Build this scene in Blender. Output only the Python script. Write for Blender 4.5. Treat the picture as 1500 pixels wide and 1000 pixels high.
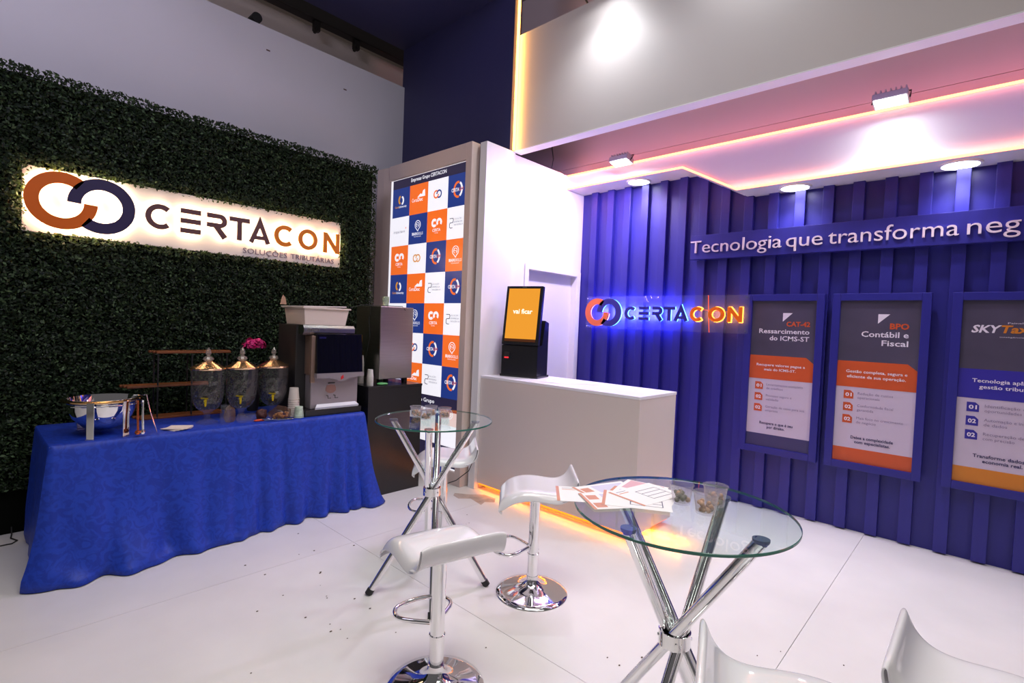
import bpy, bmesh, math, random
import numpy as np
from mathutils import Vector, Matrix, noise
random.seed(7); rng = np.random.default_rng(7)
PI = math.pi
for o in list(bpy.data.objects): bpy.data.objects.remove(o)
SC = bpy.context.scene
COL = SC.collection

# ------------------------------------------------------------------ camera
yaw, pit, rol = 0.74747828, -0.03023817, 0.04026693
fw = Vector((-math.sin(yaw)*math.cos(pit), math.cos(yaw)*math.cos(pit), math.sin(pit)))
rt = Vector((math.cos(yaw), math.sin(yaw), 0)); up = rt.cross(fw)
r2 = rt*math.cos(rol) + up*math.sin(rol); u2 = -rt*math.sin(rol) + up*math.cos(rol)
cd = bpy.data.cameras.new('camera'); cam = bpy.data.objects.new('camera', cd); COL.objects.link(cam)
cam.matrix_world = Matrix(((r2.x, u2.x, -fw.x, 0), (r2.y, u2.y, -fw.y, 0), (r2.z, u2.z, -fw.z, 1.5), (0, 0, 0, 1)))
cd.sensor_width = 36; cd.lens = 18.053; cd.clip_start = 0.02; cd.clip_end = 100
SC.camera = cam
# ------------------------------------------------------------------ world, exposure, hall lamps, added wall wash
w = bpy.data.worlds.new('hall'); SC.world = w; w.use_nodes = True
w.node_tree.nodes['Background'].inputs[0].default_value = (.50, .47, .48, 1)
w.node_tree.nodes['Background'].inputs[1].default_value = .19
SC.view_settings.view_transform = 'Standard'; SC.view_settings.look = 'None'
SC.view_settings.gamma = 1; SC.view_settings.use_curve_mapping = False
SC.view_settings.exposure = 0.0

def lamp(name, kind, loc, energy, color=(1, 1, 1), target=None, size=.1, size_y=None, angle=60, blend=.5):
    ld = bpy.data.lights.new(name, kind); ld.energy = energy; ld.color = color
    if kind == 'AREA':
        ld.size = size
        if size_y: ld.shape = 'RECTANGLE'; ld.size_y = size_y
    elif kind == 'SPOT':
        ld.spot_size = math.radians(angle); ld.spot_blend = blend; ld.shadow_soft_size = size
    else: ld.shadow_soft_size = size
    lo = bpy.data.objects.new(name, ld); COL.objects.link(lo); lo.location = loc
    if target is not None:
        lo.rotation_euler = (Vector(target)-Vector(loc)).to_track_quat('-Z', 'Y').to_euler()
    return lo
# high-bay luminaires of the exhibition hall, above the open stand, and one added wall wash
lamp('hall_or_wash_light', 'AREA', (-.7, 1.0, 5.1), 45, (1, .94, .87), (-.8, 1.2, 0), 2.2).data.spread = math.radians(105)
lamp('hall_or_wash_light', 'AREA', (-2.4, -.8, 4.9), 42, (.80, .76, 1), (-5.1, 1.3, 3.9), 1.4)  # lilac wash lamp added to brighten the upper left wall
lamp('hall_or_wash_light', 'AREA', (2.4, 1.0, 5.6), 52, (1, .95, .93), (.6, 1.6, 0), 2.5)

def lin(c):
    c = c/255.0
    return c/12.92 if c <= .04045 else ((c+.055)/1.055)**2.4
def rgb(r, g, b): return (lin(r), lin(g), lin(b), 1)

# ------------------------------------------------------------------ materials
MATS = {}
def mat(name, col, rough=.5, metal=0, emit=0, ecol=None, coat=0, bump=0, bscale=40, var=0, vscale=6, spec=.5, stretch=None, sheen=0, detail=3):
    if name in MATS: return MATS[name]
    m = bpy.data.materials.new(name); m.use_nodes = True; nt = m.node_tree
    b = nt.nodes['Principled BSDF']
    b.inputs['Base Color'].default_value = col; b.inputs['Roughness'].default_value = rough
    b.inputs['Metallic'].default_value = metal; b.inputs['Coat Weight'].default_value = coat
    b.inputs['Specular IOR Level'].default_value = spec
    if sheen: b.inputs['Sheen Weight'].default_value = sheen
    if emit:
        b.inputs['Emission Color'].default_value = ecol or col; b.inputs['Emission Strength'].default_value = emit
    if bump or var:
        tc = nt.nodes.new('ShaderNodeTexCoord'); mp = nt.nodes.new('ShaderNodeMapping')
        nt.links.new(tc.outputs['Object'], mp.inputs[0])
        if stretch: mp.inputs['Scale'].default_value = stretch
    if var:
        n = nt.nodes.new('ShaderNodeTexNoise'); n.inputs['Scale'].default_value = vscale; n.inputs['Detail'].default_value = detail
        nt.links.new(mp.outputs[0], n.inputs[0])
        r = nt.nodes.new('ShaderNodeValToRGB'); r.color_ramp.elements[0].position = .3; r.color_ramp.elements[1].position = .7
        r.color_ramp.elements[0].color = tuple(c*(1-var) for c in col[:3])+(1,)
        r.color_ramp.elements[1].color = tuple(min(1, c*(1+var)) for c in col[:3])+(1,)
        nt.links.new(n.outputs[0], r.inputs[0]); nt.links.new(r.outputs[0], b.inputs['Base Color'])
    if bump:
        n2 = nt.nodes.new('ShaderNodeTexNoise'); n2.inputs['Scale'].default_value = bscale; n2.inputs['Detail'].default_value = 4
        nt.links.new(mp.outputs[0], n2.inputs[0])
        bp = nt.nodes.new('ShaderNodeBump'); bp.inputs['Strength'].default_value = bump; bp.inputs['Distance'].default_value = .01
        nt.links.new(n2.outputs[0], bp.inputs['Height']); nt.links.new(bp.outputs[0], b.inputs['Normal'])
    MATS[name] = m
    return m

def glassy(name, tint=(1, 1, 1, 1), refl=.9, ior=1.5, bump=0, bscale=60, rough=.0, base=0.0, basecol=(.8, .8, .8, 1), vor=False):
    """thin sheet glass: clear transmission plus fresnel reflection (and some milkiness)"""
    if name in MATS: return MATS[name]
    m = bpy.data.materials.new(name); m.use_nodes = True; nt = m.node_tree; nt.nodes.clear()
    out = nt.nodes.new('ShaderNodeOutputMaterial'); tr = nt.nodes.new('ShaderNodeBsdfTransparent'); tr.inputs[0].default_value = tint
    gl = nt.nodes.new('ShaderNodeBsdfGlossy'); gl.inputs['Roughness'].default_value = rough; gl.inputs[0].default_value = (refl, refl, refl, 1)
    fr = nt.nodes.new('ShaderNodeFresnel'); fr.inputs[0].default_value = ior
    mx = nt.nodes.new('ShaderNodeMixShader'); ge = nt.nodes.new('ShaderNodeNewGeometry'); ma = nt.nodes.new('ShaderNodeMath'); ma.operation = 'SUBTRACT'; ma.inputs[0].default_value = 1; ma.use_clamp = True
    mu = nt.nodes.new('ShaderNodeMath'); mu.operation = 'MULTIPLY'
    nt.links.new(ge.outputs['Backfacing'], ma.inputs[1]); nt.links.new(ma.outputs[0], mu.inputs[0]); nt.links.new(fr.outputs[0], mu.inputs[1])
    nt.links.new(mu.outputs[0], mx.inputs[0]); nt.links.new(tr.outputs[0], mx.inputs[1]); nt.links.new(gl.outputs[0], mx.inputs[2])
    last = mx
    if base:
        df = nt.nodes.new('ShaderNodeBsdfDiffuse'); df.inputs[0].default_value = basecol
        tl = nt.nodes.new('ShaderNodeBsdfTranslucent'); tl.inputs[0].default_value = basecol
        m0 = nt.nodes.new('ShaderNodeMixShader'); m0.inputs[0].default_value = .5
        nt.links.new(df.outputs[0], m0.inputs[1]); nt.links.new(tl.outputs[0], m0.inputs[2])
        m2 = nt.nodes.new('ShaderNodeMixShader'); m2.inputs[0].default_value = base
        nt.links.new(mx.outputs[0], m2.inputs[1]); nt.links.new(m0.outputs[0], m2.inputs[2]); last = m2
    if bump:
        tc = nt.nodes.new('ShaderNodeTexCoord')
        n2 = nt.nodes.new('ShaderNodeTexVoronoi' if vor else 'ShaderNodeTexNoise'); n2.inputs['Scale'].default_value = bscale
        nt.links.new(tc.outputs['Object'], n2.inputs[0])
        bp = nt.nodes.new('ShaderNodeBump'); bp.inputs['Strength'].default_value = bump; bp.inputs['Distance'].default_value = .01
        nt.links.new(n2.outputs[0], bp.inputs['Height'])
        nt.links.new(bp.outputs[0], gl.inputs['Normal']); nt.links.new(bp.outputs[0], fr.inputs['Normal'])
    nt.links.new(last.outputs[0], out.inputs[0]); MATS[name] = m
    return m

def emis(name, col, strength):
    if name in MATS: return MATS[name]
    m = bpy.data.materials.new(name); m.use_nodes = True; nt = m.node_tree; nt.nodes.clear()
    out = nt.nodes.new('ShaderNodeOutputMaterial'); e = nt.nodes.new('ShaderNodeEmission')
    e.inputs[0].default_value = col; e.inputs[1].default_value = strength
    nt.links.new(e.outputs[0], out.inputs[0]); MATS[name] = m
    return m

M_white = mat('white_laminate', (.80, .79, .80, 1), .45, bump=.02, bscale=8)
M_wallw = mat('white_panel', (.72, .70, .76, 1), .55, var=.02, vscale=2)
M_floor = mat('white_floor_sheet', (.80, .775, .76, 1), .30, var=.045, vscale=2.2, bump=.02, bscale=5, detail=8)
M_blue = mat('blue_paint', rgb(37, 34, 128), .42, var=.05, vscale=3, bump=.05, bscale=30, stretch=(8, 8, .6))
M_bluef = mat('blue_frame', rgb(34, 32, 126), .4)
M_navyf = mat('navy_fabric', rgb(29, 27, 86), .5, bump=.25, bscale=3, sheen=.2)
M_chrome = mat('chrome', (.86, .86, .87, 1), .06, 1)
M_steel = mat('brushed_steel', (.50, .48, .47, 1), .28, 1, bump=.03, bscale=30, stretch=(1, 1, 30), var=.06, vscale=5)
M_plast = mat('white_gloss_plastic', (.80, .79, .81, 1), .10, coat=.5)
M_black = mat('black_plastic', (.012, .012, .014, 1), .25)
M_blackm = mat('black_matt', (.011, .010, .011, 1), .6)
M_rubber = mat('black_rubber', (.02, .02, .02, 1), .6)
M_orange = mat('orange_letter', rgb(222, 104, 22), .35)
M_navy = mat('navy_letter', rgb(52, 44, 84), .35)
M_orange2 = mat('orange_acrylic', rgb(230, 110, 60), .35)
M_navy2 = mat('navy_acrylic', rgb(40, 34, 120), .35)
M_let = mat('pale_letter', rgb(222, 205, 215), .4)
M_wood = mat('oiled_wood', rgb(116, 64, 32), .4, var=.4, vscale=8, stretch=(6, .6, 6))
M_frame = mat('pale_frame', rgb(216, 196, 188), .5)
M_glass = glassy('table_glass', (.90, .965, .94, 1), .95, 1.55)
M_gedge = mat('glass_edge', rgb(40, 110, 95), .08, spec=.9)
M_cup = glassy('clear_plastic_cup', (.96, .95, .96, 1), .9, 1.5, base=.14, basecol=(.9, .88, .92, 1))
M_acry = glassy('clear_acrylic', (.95, .95, .97, 1), .9, 1.45, base=.06, basecol=(.8, .78, .9, 1))
M_jar = glassy('cut_glass', (.95, .94, .95, 1), 1.0, 1.6, base=.05, basecol=(.75, .72, .74, 1))
M_water = glassy('water_film', (.93, .95, .95, 1), .8, 1.33)
M_gold = mat('gold_metal', rgb(226, 190, 156), .22, 1)
M_brass = mat('brass_tap', rgb(215, 190, 45), .22, .7)
M_paper = mat('white_paper', (.85, .84, .84, 1), .7)
M_tub = mat('milky_plastic', rgb(214, 200, 188), .35)

# ------------------------------------------------------------------ mesh helpers
WM = {}
def obj(name, bm, m, parent=None, world=True, smooth=False, sharp=35):
    me = bpy.data.meshes.new(name)
    if parent is not None and world: bm.transform(WM[parent.name].inverted())
    bmesh.ops.recalc_face_normals(bm, faces=bm.faces)
    bm.to_mesh(me); bm.free()
    for mm in (m if isinstance(m, (list, tuple)) else [m]): me.materials.append(mm)
    if smooth:
        for p in me.polygons: p.use_smooth = True
        try: me.set_sharp_from_angle(angle=math.radians(sharp))
        except Exception: pass
    o = bpy.data.objects.new(name, me); COL.objects.link(o)
    if parent is not None:
        o.parent = parent; WM[o.name] = WM[parent.name].copy()
    else: WM[o.name] = Matrix.Identity(4)
    return o
def based(o, loc):
    """move a one-mesh thing's origin to its base point"""
    o.data.transform(Matrix.Translation(-Vector(loc))); o.location = loc
    return o
def tag(o, label, cat, group=None):
    o['label'] = label; o['category'] = cat
    if group: o['group'] = group
    return o
def thing(name, label, cat, loc=(0, 0, 0), rz=0, group=None):
    o = bpy.data.objects.new(name, None); COL.objects.link(o); o.location = loc; o.rotation_euler = (0, 0, rz)
    o.empty_display_size = .05
    WM[o.name] = Matrix.Translation(loc) @ Matrix.Rotation(rz, 4, 'Z')
    return tag(o, label, cat, group)
def struct(o): o['kind'] = 'structure'; return o
def stuff(o): o['kind'] = 'stuff'; return o
def dup(root, loc, rz, label=None, group=None):
    def cp(o, par):
        c = o.copy(); COL.objects.link(c)
        if par is not None: c.parent = par
        for k in o.children: cp(k, c)
        return c
    r = cp(root, None); r.location = loc; r.rotation_euler = (0, 0, rz)
    if label: r['label'] = label
    if group: r['group'] = group
    WM[r.name] = Matrix.Translation(loc) @ Matrix.Rotation(rz, 4, 'Z')
    return r
def B(): return bmesh.new()
def box(bm, x0, x1, y0, y1, z0, z1, bev=0, mi=0, M=None):
    vs = [bm.verts.new((x, y, z)) for z in (z0, z1) for y in (y0, y1) for x in (x0, x1)]
    fs = [bm.faces.new([vs[i] for i in f]) for f in ((0, 2, 3, 1), (4, 5, 7, 6), (0, 1, 5, 4), (2, 6, 7, 3), (0, 4, 6, 2), (1, 3, 7, 5))]
    for f in fs: f.material_index = mi
    if bev:
        es = set(e for f in fs for e in f.edges)
        r = bmesh.ops.bevel(bm, geom=list(es), offset=bev, segments=2, affect='EDGES', profile=.6)
        vs = list(set(v for f in r['faces'] for v in f.verts) | set(v for v in vs if v.is_valid))
        for f in r['faces']: f.material_index = mi
    if M is not None: bmesh.ops.transform(bm, matrix=M, verts=[v for v in vs if v.is_valid])
    return bm
def obox(name, x0, x1, y0, y1, z0, z1, m, parent=None, bev=0, world=True): return obj(name, box(B(), x0, x1, y0, y1, z0, z1, bev), m, parent, world)
def ringverts(bm, c, ax, r, seg, ref=None):
    ax = Vector(ax).normalized(); a = ref if ref is not None else ax.orthogonal().normalized(); b = ax.cross(a)
    return [bm.verts.new(Vector(c)+(a*math.cos(t)+b*math.sin(t))*r) for t in [2*PI*i/seg for i in range(seg)]]
def bridge(bm, r0, r1, mi=0):
    n = len(r0)
    for i in range(n):
        f = bm.faces.new((r0[i], r0[(i+1) % n], r1[(i+1) % n], r1[i])); f.material_index = mi
def tube(bm, pts, r, seg=10, closed=False, cap=True, mi=0):
    pts = [Vector(p) for p in pts]; n = len(pts); rs = r if isinstance(r, (list, tuple)) else [r]*n
    rings = []; ref = None
    for i, p in enumerate(pts):
        if closed: t = pts[(i+1) % n]-pts[i-1]
        else: t = pts[min(i+1, n-1)]-pts[max(i-1, 0)]
        t.normalize()
        if ref is None: ref = t.orthogonal().normalized()
        else:
            ref = ref-t*ref.dot(t)
            ref = ref.normalized() if ref.length > 1e-6 else t.orthogonal().normalized()
        rings.append(ringverts(bm, p, t, rs[i], seg, ref))
    for i in range(n-1): bridge(bm, rings[i], rings[i+1], mi)
    if closed:
        # align last to first
        k = min(range(seg), key=lambda k: (rings[-1][k].co-rings[0][0].co).length)
        bridge(bm, rings[-1][k:]+rings[-1][:k], rings[0], mi)
    elif cap:
        for f in (bm.faces.new(rings[0][::-1]), bm.faces.new(rings[-1])): f.material_index = mi
    return bm
def lathe(bm, prof, c=(0, 0, 0), seg=32, mi=0, cut=None):
    c = Vector(c); rings = []
    for q, (r, z) in enumerate(prof):
        if cut and cut[0] <= q <= cut[1]:   # alternate the radius round the ring: cut-glass facets
            rings.append([bm.verts.new(c+Vector((math.cos(t)*k*r, math.sin(t)*k*r, z))) for k, t in [(1.0 if (i+q) % 2 else .982, 2*PI*i/seg) for i in range(seg)]]); continue
        if r < 1e-5: rings.append([bm.verts.new(c+Vector((0, 0, z)))])
        else: rings.append([bm.verts.new(c+Vector((math.cos(t)*r, math.sin(t)*r, z))) for t in [2*PI*i/seg for i in range(seg)]])
    for a, b in zip(rings, rings[1:]):
        for i in range(seg):
            j = (i+1) % seg
            if len(a) == 1 and len(b) > 1: f = bm.faces.new((a[0], b[i], b[j]))
            elif len(b) == 1 and len(a) > 1: f = bm.faces.new((a[i], a[j], b[0]))
            elif len(a) > 1: f = bm.faces.new((a[i], a[j], b[j], b[i]))
            else: continue
            f.material_index = mi
    return bm
def frame(o, u, v):
    """2-D drawing frame: u right, v up, third axis out of the surface"""
    u = Vector(u).normalized(); v = Vector(v).normalized(); n = u.cross(v)
    M = Matrix.Identity(4)
    for i in range(3): M[i][0] = u[i]; M[i][1] = v[i]; M[i][2] = n[i]; M[i][3] = o[i]
    return M
def prism(bm, pts, d0, d1, M, mi=0):
    a = [bm.verts.new(M @ Vector((x, y, d0))) for x, y in pts]; b = [bm.verts.new(M @ Vector((x, y, d1))) for x, y in pts]
    n = len(pts); fs = [bm.faces.new(b), bm.faces.new(a[::-1])]
    for i in range(n): fs.append(bm.faces.new((a[i], a[(i+1) % n], b[(i+1) % n], b[i])))
    for f in fs: f.material_index = mi
    return bm
def ribbon(bm, pts, wd, d0, d1, M, closed=False, mi=0):
    P = [Vector(p) for p in pts]; n = len(P); L = []; R = []
    for i in range(n):
        if closed: a, b = P[i]-P[i-1], P[(i+1) % n]-P[i]
        else: a = P[i]-P[i-1] if i else P[1]-P[0]; b = P[i+1]-P[i] if i < n-1 else P[-1]-P[-2]
        a = a.normalized(); b = b.normalized(); na = Vector((-a.y, a.x)); nb = Vector((-b.y, b.x)); m = (na+nb)
        m = m.normalized() if m.length > 1e-6 else na
        k = (wd/2)/max(.35, m.dot(na)); L.append(P[i]+m*k); R.append(P[i]-m*k)
    def V(p, d): return bm.verts.new(M @ Vector((p.x, p.y, d)))
    l0 = [V(p, d0) for p in L]; l1 = [V(p, d1) for p in L]; r0 = [V(p, d0) for p in R]; r1 = [V(p, d1) for p in R]
    rngi = range(n) if closed else range(n-1); fs = []
    for i in rngi:
        j = (i+1) % n
        fs += [bm.faces.new((l1[i], l1[j], r1[j], r1[i])), bm.faces.new((l0[j], l0[i], r0[i], r0[j])),
               bm.faces.new((l0[i], l0[j], l1[j], l1[i])), bm.faces.new((r0[j], r0[i], r1[i], r1[j]))]
    if not closed:
        fs += [bm.faces.new((l0[0], l1[0], r1[0], r0[0])), bm.faces.new((l0[-1], r0[-1], r1[-1], l1[-1]))]
    for f in fs: f.material_index = mi
    return bm
def arc(cx, cy, r, a0, a1, n=28, ry=None):
    ry = ry or r
    return [(cx+r*math.cos(math.radians(a0+(a1-a0)*i/(n-1))), cy+ry*math.sin(math.radians(a0+(a1-a0)*i/(n-1)))) for i in range(n)]
_tc = {}
def tmesh(s, bold, res):
    k = (s, bold, res)
    if k in _tc: return _tc[k]
    c = bpy.data.curves.new('t', 'FONT'); c.body = s; c.size = 1; c.offset = bold; c.resolution_u = res
    o = bpy.data.objects.new('t', c); COL.objects.link(o)
    dg = bpy.context.evaluated_depsgraph_get(); me = bpy.data.meshes.new_from_object(o.evaluated_get(dg))
    V = [tuple(v.co) for v in me.vertices]; F = [tuple(p.vertices) for p in me.polygons]
    bpy.data.objects.remove(o); bpy.data.curves.remove(c); bpy.data.meshes.remove(me)
    _tc[k] = (V, F); return V, F
CAP = max(v[1] for v in tmesh('H', 0, 2)[0])
def text(bm, s, x0, x1, y, cap, M, d0=0, d1=None, bold=0, mi=0, res=2, slant=0):
    """text from x0 to x1 on baseline y with cap height cap, drawn in frame M"""
    V, F = tmesh(s, bold, res); a = min(v[0] for v in V); b = max(v[0] for v in V)
    sx = (x1-x0)/(b-a); sy = cap/CAP; d = d0 if d1 is None else d1
    P = [((v[0]-a)*sx+x0+slant*v[1]*sy, v[1]*sy+y) for v in V]
    vs = [bm.verts.new(M @ Vector((p[0], p[1], d))) for p in P]
    fs = []
    for f in F:
        try: g = bm.faces.new([vs[i] for i in f]); g.material_index = mi; fs.append(g)
        except ValueError: pass
    if d1 is not None:
        cnt = {}
        for f in F:
            for i in range(len(f)):
                e = (f[i], f[(i+1) % len(f)]); cnt[e] = 1
        v0 = [bm.verts.new(M @ Vector((p[0], p[1], d0))) for p in P]
        for (i, j) in cnt:
            if (j, i) not in cnt:
                g = bm.faces.new((vs[j], vs[i], v0[i], v0[j])); g.material_index = mi
    return bm

# ================================================================== THE SETTING
YB = 4.8          # blue wall plane
XD = -3.43        # white wall with the door
# floor: large white sheets butted together
fl = struct(obox('floor', -9, 4, -3.5, 8, -.08, -.012, mat('floor_joint', (.25, .23, .22, 1), .8)))
xs = [-7.95, -5.51, -3.07, -.63, 1.81, 4.0]; ys = [-3.05, -1.83, -.61, .61, 1.83, 3.05, 4.27, 5.5]
ys = [-3.06, -.62, 1.82, 4.78, 7.2]
for i in range(len(xs)-1):
    for j in range(len(ys)-1):
        obj('floor_sheet', box(B(), xs[i]+.0012, xs[i+1]-.0012, ys[j]+.0012, ys[j+1]-.0012, -.013, 0, .0008), M_floor, fl)
# blue battened wall
pw = [(-3.40, 3.00), (-3.28, 3.08), (-3.20, 3.17), (-3.06, 3.17), (-3.00, 3.10), (-3.06, 3.04), (-3.03, 2.97), (-3.20, 3.01), (-3.27, 2.93), (-3.36, 2.95)]
obj('worn_patch', prism(B(), pw, .0001, .0005, Matrix.Identity(4)), mat('worn_patch', rgb(188, 170, 160), .5, var=.2, vscale=14), fl)
wr = struct(obox('wall_right', -3.6, 2.6, YB, YB+.12, 0, 3.15, M_blue))
bat = None
for k in range(29):
    x = -3.29+.2045*k
    if bat is None:
        bat = obj('batten', box(B(), 0, .078, -.048, 0, .012, 3.0, .003), M_blue, wr); bat.location = (x, YB, 0)
    else:
        c = bat.copy(); COL.objects.link(c); c.location = (x, YB, 0)
# white wall with door recess
bm = B()
for a in ((3.45, 3.90, 0, 3.15), (4.72, YB, 0, 3.15), (3.90, 4.72, 2.08, 3.15)): box(bm, XD-.12, XD, *a)
wb = struct(obj('wall_back', bm, M_white))
obox('column', -3.455, -3.37, 3.205, 3.58, 0, 3.145, M_white, wb, .002)
dr = struct(obox('door_1', XD-.115, XD-.07, 3.90, 4.72, .01, 2.08, mat('door_white', (.74, .72, .80, 1), .45)))
bm = B(); box(bm, XD, XD+.012, 3.84, 3.90, 0, 2.13, .002); box(bm, XD, XD+.012, 4.72, 4.79, 0, 2.13, .002); box(bm, XD, XD+.012, 3.90, 4.72, 2.08, 2.13, .002)
obj('door_frame', bm, M_white, dr)
bm = B(); tube(bm, [(XD-.07, 3.97, 1.02), (XD-.03, 3.97, 1.02), (XD-.03, 4.08, 1.02)], .009); obj('door_handle', bm, M_chrome, dr)
# soffit over the blue wall, its underside stepping down towards the right
prof = [(-3.43, 3.0), (-2.12, 3.0), (-1.63, 2.73), (2.6, 2.73), (2.6, 3.14), (-3.43, 3.14)]
bm = B(); prism(bm, prof, 0, .32, frame((0, YB+.005, 0), (1, 0, 0), (0, 0, 1)))
M_soff = mat('soffit_white', (.74, .70, .74, 1), .5)
ce = struct(obj('ceiling', bm, M_soff))
# high white board behind the soffit with one horizontal joint
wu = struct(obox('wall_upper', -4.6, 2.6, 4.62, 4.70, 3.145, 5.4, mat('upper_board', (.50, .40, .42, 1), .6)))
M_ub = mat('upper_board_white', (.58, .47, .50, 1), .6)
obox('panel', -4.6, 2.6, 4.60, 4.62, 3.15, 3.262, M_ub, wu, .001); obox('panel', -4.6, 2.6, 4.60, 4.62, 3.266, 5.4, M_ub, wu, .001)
# deep white header beam spanning the front of the counter zone
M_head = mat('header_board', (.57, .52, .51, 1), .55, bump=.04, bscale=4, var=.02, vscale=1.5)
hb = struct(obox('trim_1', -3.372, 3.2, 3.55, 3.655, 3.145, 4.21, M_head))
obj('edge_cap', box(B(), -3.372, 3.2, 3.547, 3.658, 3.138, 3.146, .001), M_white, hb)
# white wall above the hedge
wl = struct(obox('wall_left', -5.2, -5.1, -3, 3.5, 0, 4.205, M_wallw))
bm = B()
for y, z in ((1.95, 3.99), (2.74, 3.91)): box(bm, -5.1, -5.0985, y, y+.035, z, z+.012)
obj('scuff', bm, mat('scuff', (.12, .06, .05, 1), .8), wl)
# navy fabric box: vertical face beside the header, canopy over the hedge
bm = B(); box(bm, -5.14, -3.44, 3.5, 3.56, 2.6, 4.66); box(bm, -5.14, -3.44, .4, 3.5, 4.64, 4.70)
wc = struct(obj('wall_corner', bm, M_navyf))
pil = struct(obox('trim_2', -3.44, -3.372, 3.5, 3.60, 3.145, 5.6, M_navyf))
# hall structure glimpsed above the left wall
bm = B(); box(bm, -5.72, -5.60, -3, 4.6, 4.30, 4.69, .01)
tag(based(obj('hall_beam', bm, mat('cream_steel', (.86, .74, .64, 1), .6)), (-5.56, .8, 4.30)), 'cream painted hall beam behind the top of the left wall', 'beam')
t = thing('truss_tube', 'dark steel truss tube with clamps below the navy canopy edge', 'truss', (-5.3, .8, 4.62))
M_truss = mat('dark_steel', (.03, .026, .024, 1), .45, .6)
obj('truss_bar', box(B(), -5.50, -5.38, -3, 3.9, 4.66, 4.80, .01), M_truss, t)
for y in (2.55, 3.02):
    bm = B(); box(bm, -5.46, -5.40, y, y+.07, 4.56, 4.66, .01); tube(bm, [(-5.47, y+.035, 4.57), (-5.38, y+.035, 4.57)], .02, 10); obj('clamp', bm, M_truss, t)
tag(based(obj('pipe', tube(B(), [(-5.24, 1.86, 4.25), (-5.09, 1.86, 4.25)], .045, 18), M_blackm, smooth=True), (-5.15, 1.86, 4.205)), 'black round pipe end sticking up behind the left wall top', 'pipe')
bm = B(); box(bm, -9, 6, 9.0, 9.2, 0, 9.0); 
struct(obj('wall_hall', bm, mat('hall_wall', (.13, .11, .10, 1), .8)))
bm = B(); box(bm, -9, -8.9, -6, 9, 0, 9.0)
struct(obj('wall_hall_left', bm, mat('hall_wall2', (.30, .24, .18, 1), .8)))
bm = B()
for i in range(5): box(bm, -7+3*i, -6.75+3*i, -3, 9, 7.2, 7.5)
box(bm, -9, 6, 6.2, 6.5, 6.6, 7.1)
tag(based(obj('roof_truss', bm, mat('roof_steel', (.24, .19, .16, 1), .6)), (-1, 3, 6.6)), 'brown steel roof beams of the hall seen through the gap above', 'roof beam')

# ------------------------------------------------------------------ LED strips
E_or = emis('led_orange', (1, .19, .08, 1), 8.0)
E_ye = emis('led_amber', (1, .50, .09, 1), 6.0)
t = thing('led_strip', 'orange LED line along the stepped lower edge of the soffit', 'light strip', (-1, 4.478, 2.72))
bm = B(); tube(bm, [(-3.425, 4.476, 3.004), (-2.12, 4.476, 3.004), (-1.63, 4.476, 2.734), (2.55, 4.476, 2.734)], .009, 8); obj('tube', bm, E_or, t)
bm = B(); tube(bm, [(-3.425, 4.474, 3.142), (2.55, 4.474, 3.142)], .009, 8)
tag(based(obj('led_strip', bm, E_or), (-.4, 4.474, 3.136)), 'straight orange LED line along the top edge of the soffit fascia', 'light strip')
bm = B(); tube(bm, [(-3.355, 3.538, 3.15), (-3.355, 3.538, 5.5)], .013, 8)
tag(based(obj('led_strip', bm, emis('led_amber_vertical', (1, .42, .07, 1), 11)), (-3.355, 3.538, 3.15)), 'vertical amber LED line where the white header meets the navy fabric', 'light strip')
lamp('led_spill', 'AREA', (-.5, 4.38, 3.15), 3.5, (1, .42, .50), (-.5, 4.62, 3.35), 6, .02)
lamp('led_spill', 'AREA', (-.0, 4.455, 2.76), 2.5, (1, .30, .18), (-.0, 4.60, 2.80), 4.8, .02)
lamp('led_spill', 'AREA', (-3.34, 3.52, 4.0), 5, (1, .45, .08), (-3.0, 3.7, 4.0), .02, 2)
lamp('led_spill', 'AREA', (-3.30, 4.38, 3.07), 5, (1, .32, .30), (-3.43, 4.3, 2.9), .1, .1)
# purple wash from an RGB strip clipped on the back of the header beam, plus an added door-wall lamp
lamp('purple_wash', 'AREA', (-.6, 3.72, 3.20), 9, (.66, .40, 1), (-.6, 4.7, 2.0), 5.2, .05)
lamp('purple_wash', 'AREA', (-2.75, 4.05, 3.0), 34, (.72, .54, 1), (-3.43, 4.15, 1.5), .8, .06)  # free-hanging lamp added to brighten the door wall
lamp('header_underwash', 'AREA', (-.6, 3.70, 2.6), 4, (.62, .42, 1), (-.6, 3.60, 3.3), 5, .05)

# ------------------------------------------------------------------ downlights and floodlights
E_dl = emis('downlight_glow', (1, .98, .95, 1), 14)
def downlight(x, y, z, lab):
    t = thing('downlight', lab, 'ceiling light', (x, y, z-.012), 0, 'recessed downlights in the soffit')
    bm = B(); lathe(bm, [(.100, -.004), (.104, -.012), (.118, -.010), (.122, 0), (.1, 0), (.1, -.004)], (x, y, z), 40); obj('ring', bm, M_white, t, smooth=True)
    bm = B(); lathe(bm, [(0, -.008), (.1, -.008), (.1, -.003), (0, -.003)], (x, y, z), 40); obj('diffuser', bm, E_dl, t)
    lamp('downlight_beam', 'SPOT', (x, y-.0, z-.03), 34, (.93, .95, 1), (x, y+.02, 0), .08, None, 120, .9)
downlight(-2.654, 4.64, 3.0, 'round downlight in the high left part of the soffit, above the glowing sign')
downlight(-1.225, 4.66, 2.73, 'round downlight just right of the step in the soffit')
downlight(-.202, 4.66, 2.73, 'round downlight furthest right in the soffit')
E_fl = emis('flood_led', (.95, .98, 1, 1), 60)
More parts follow.
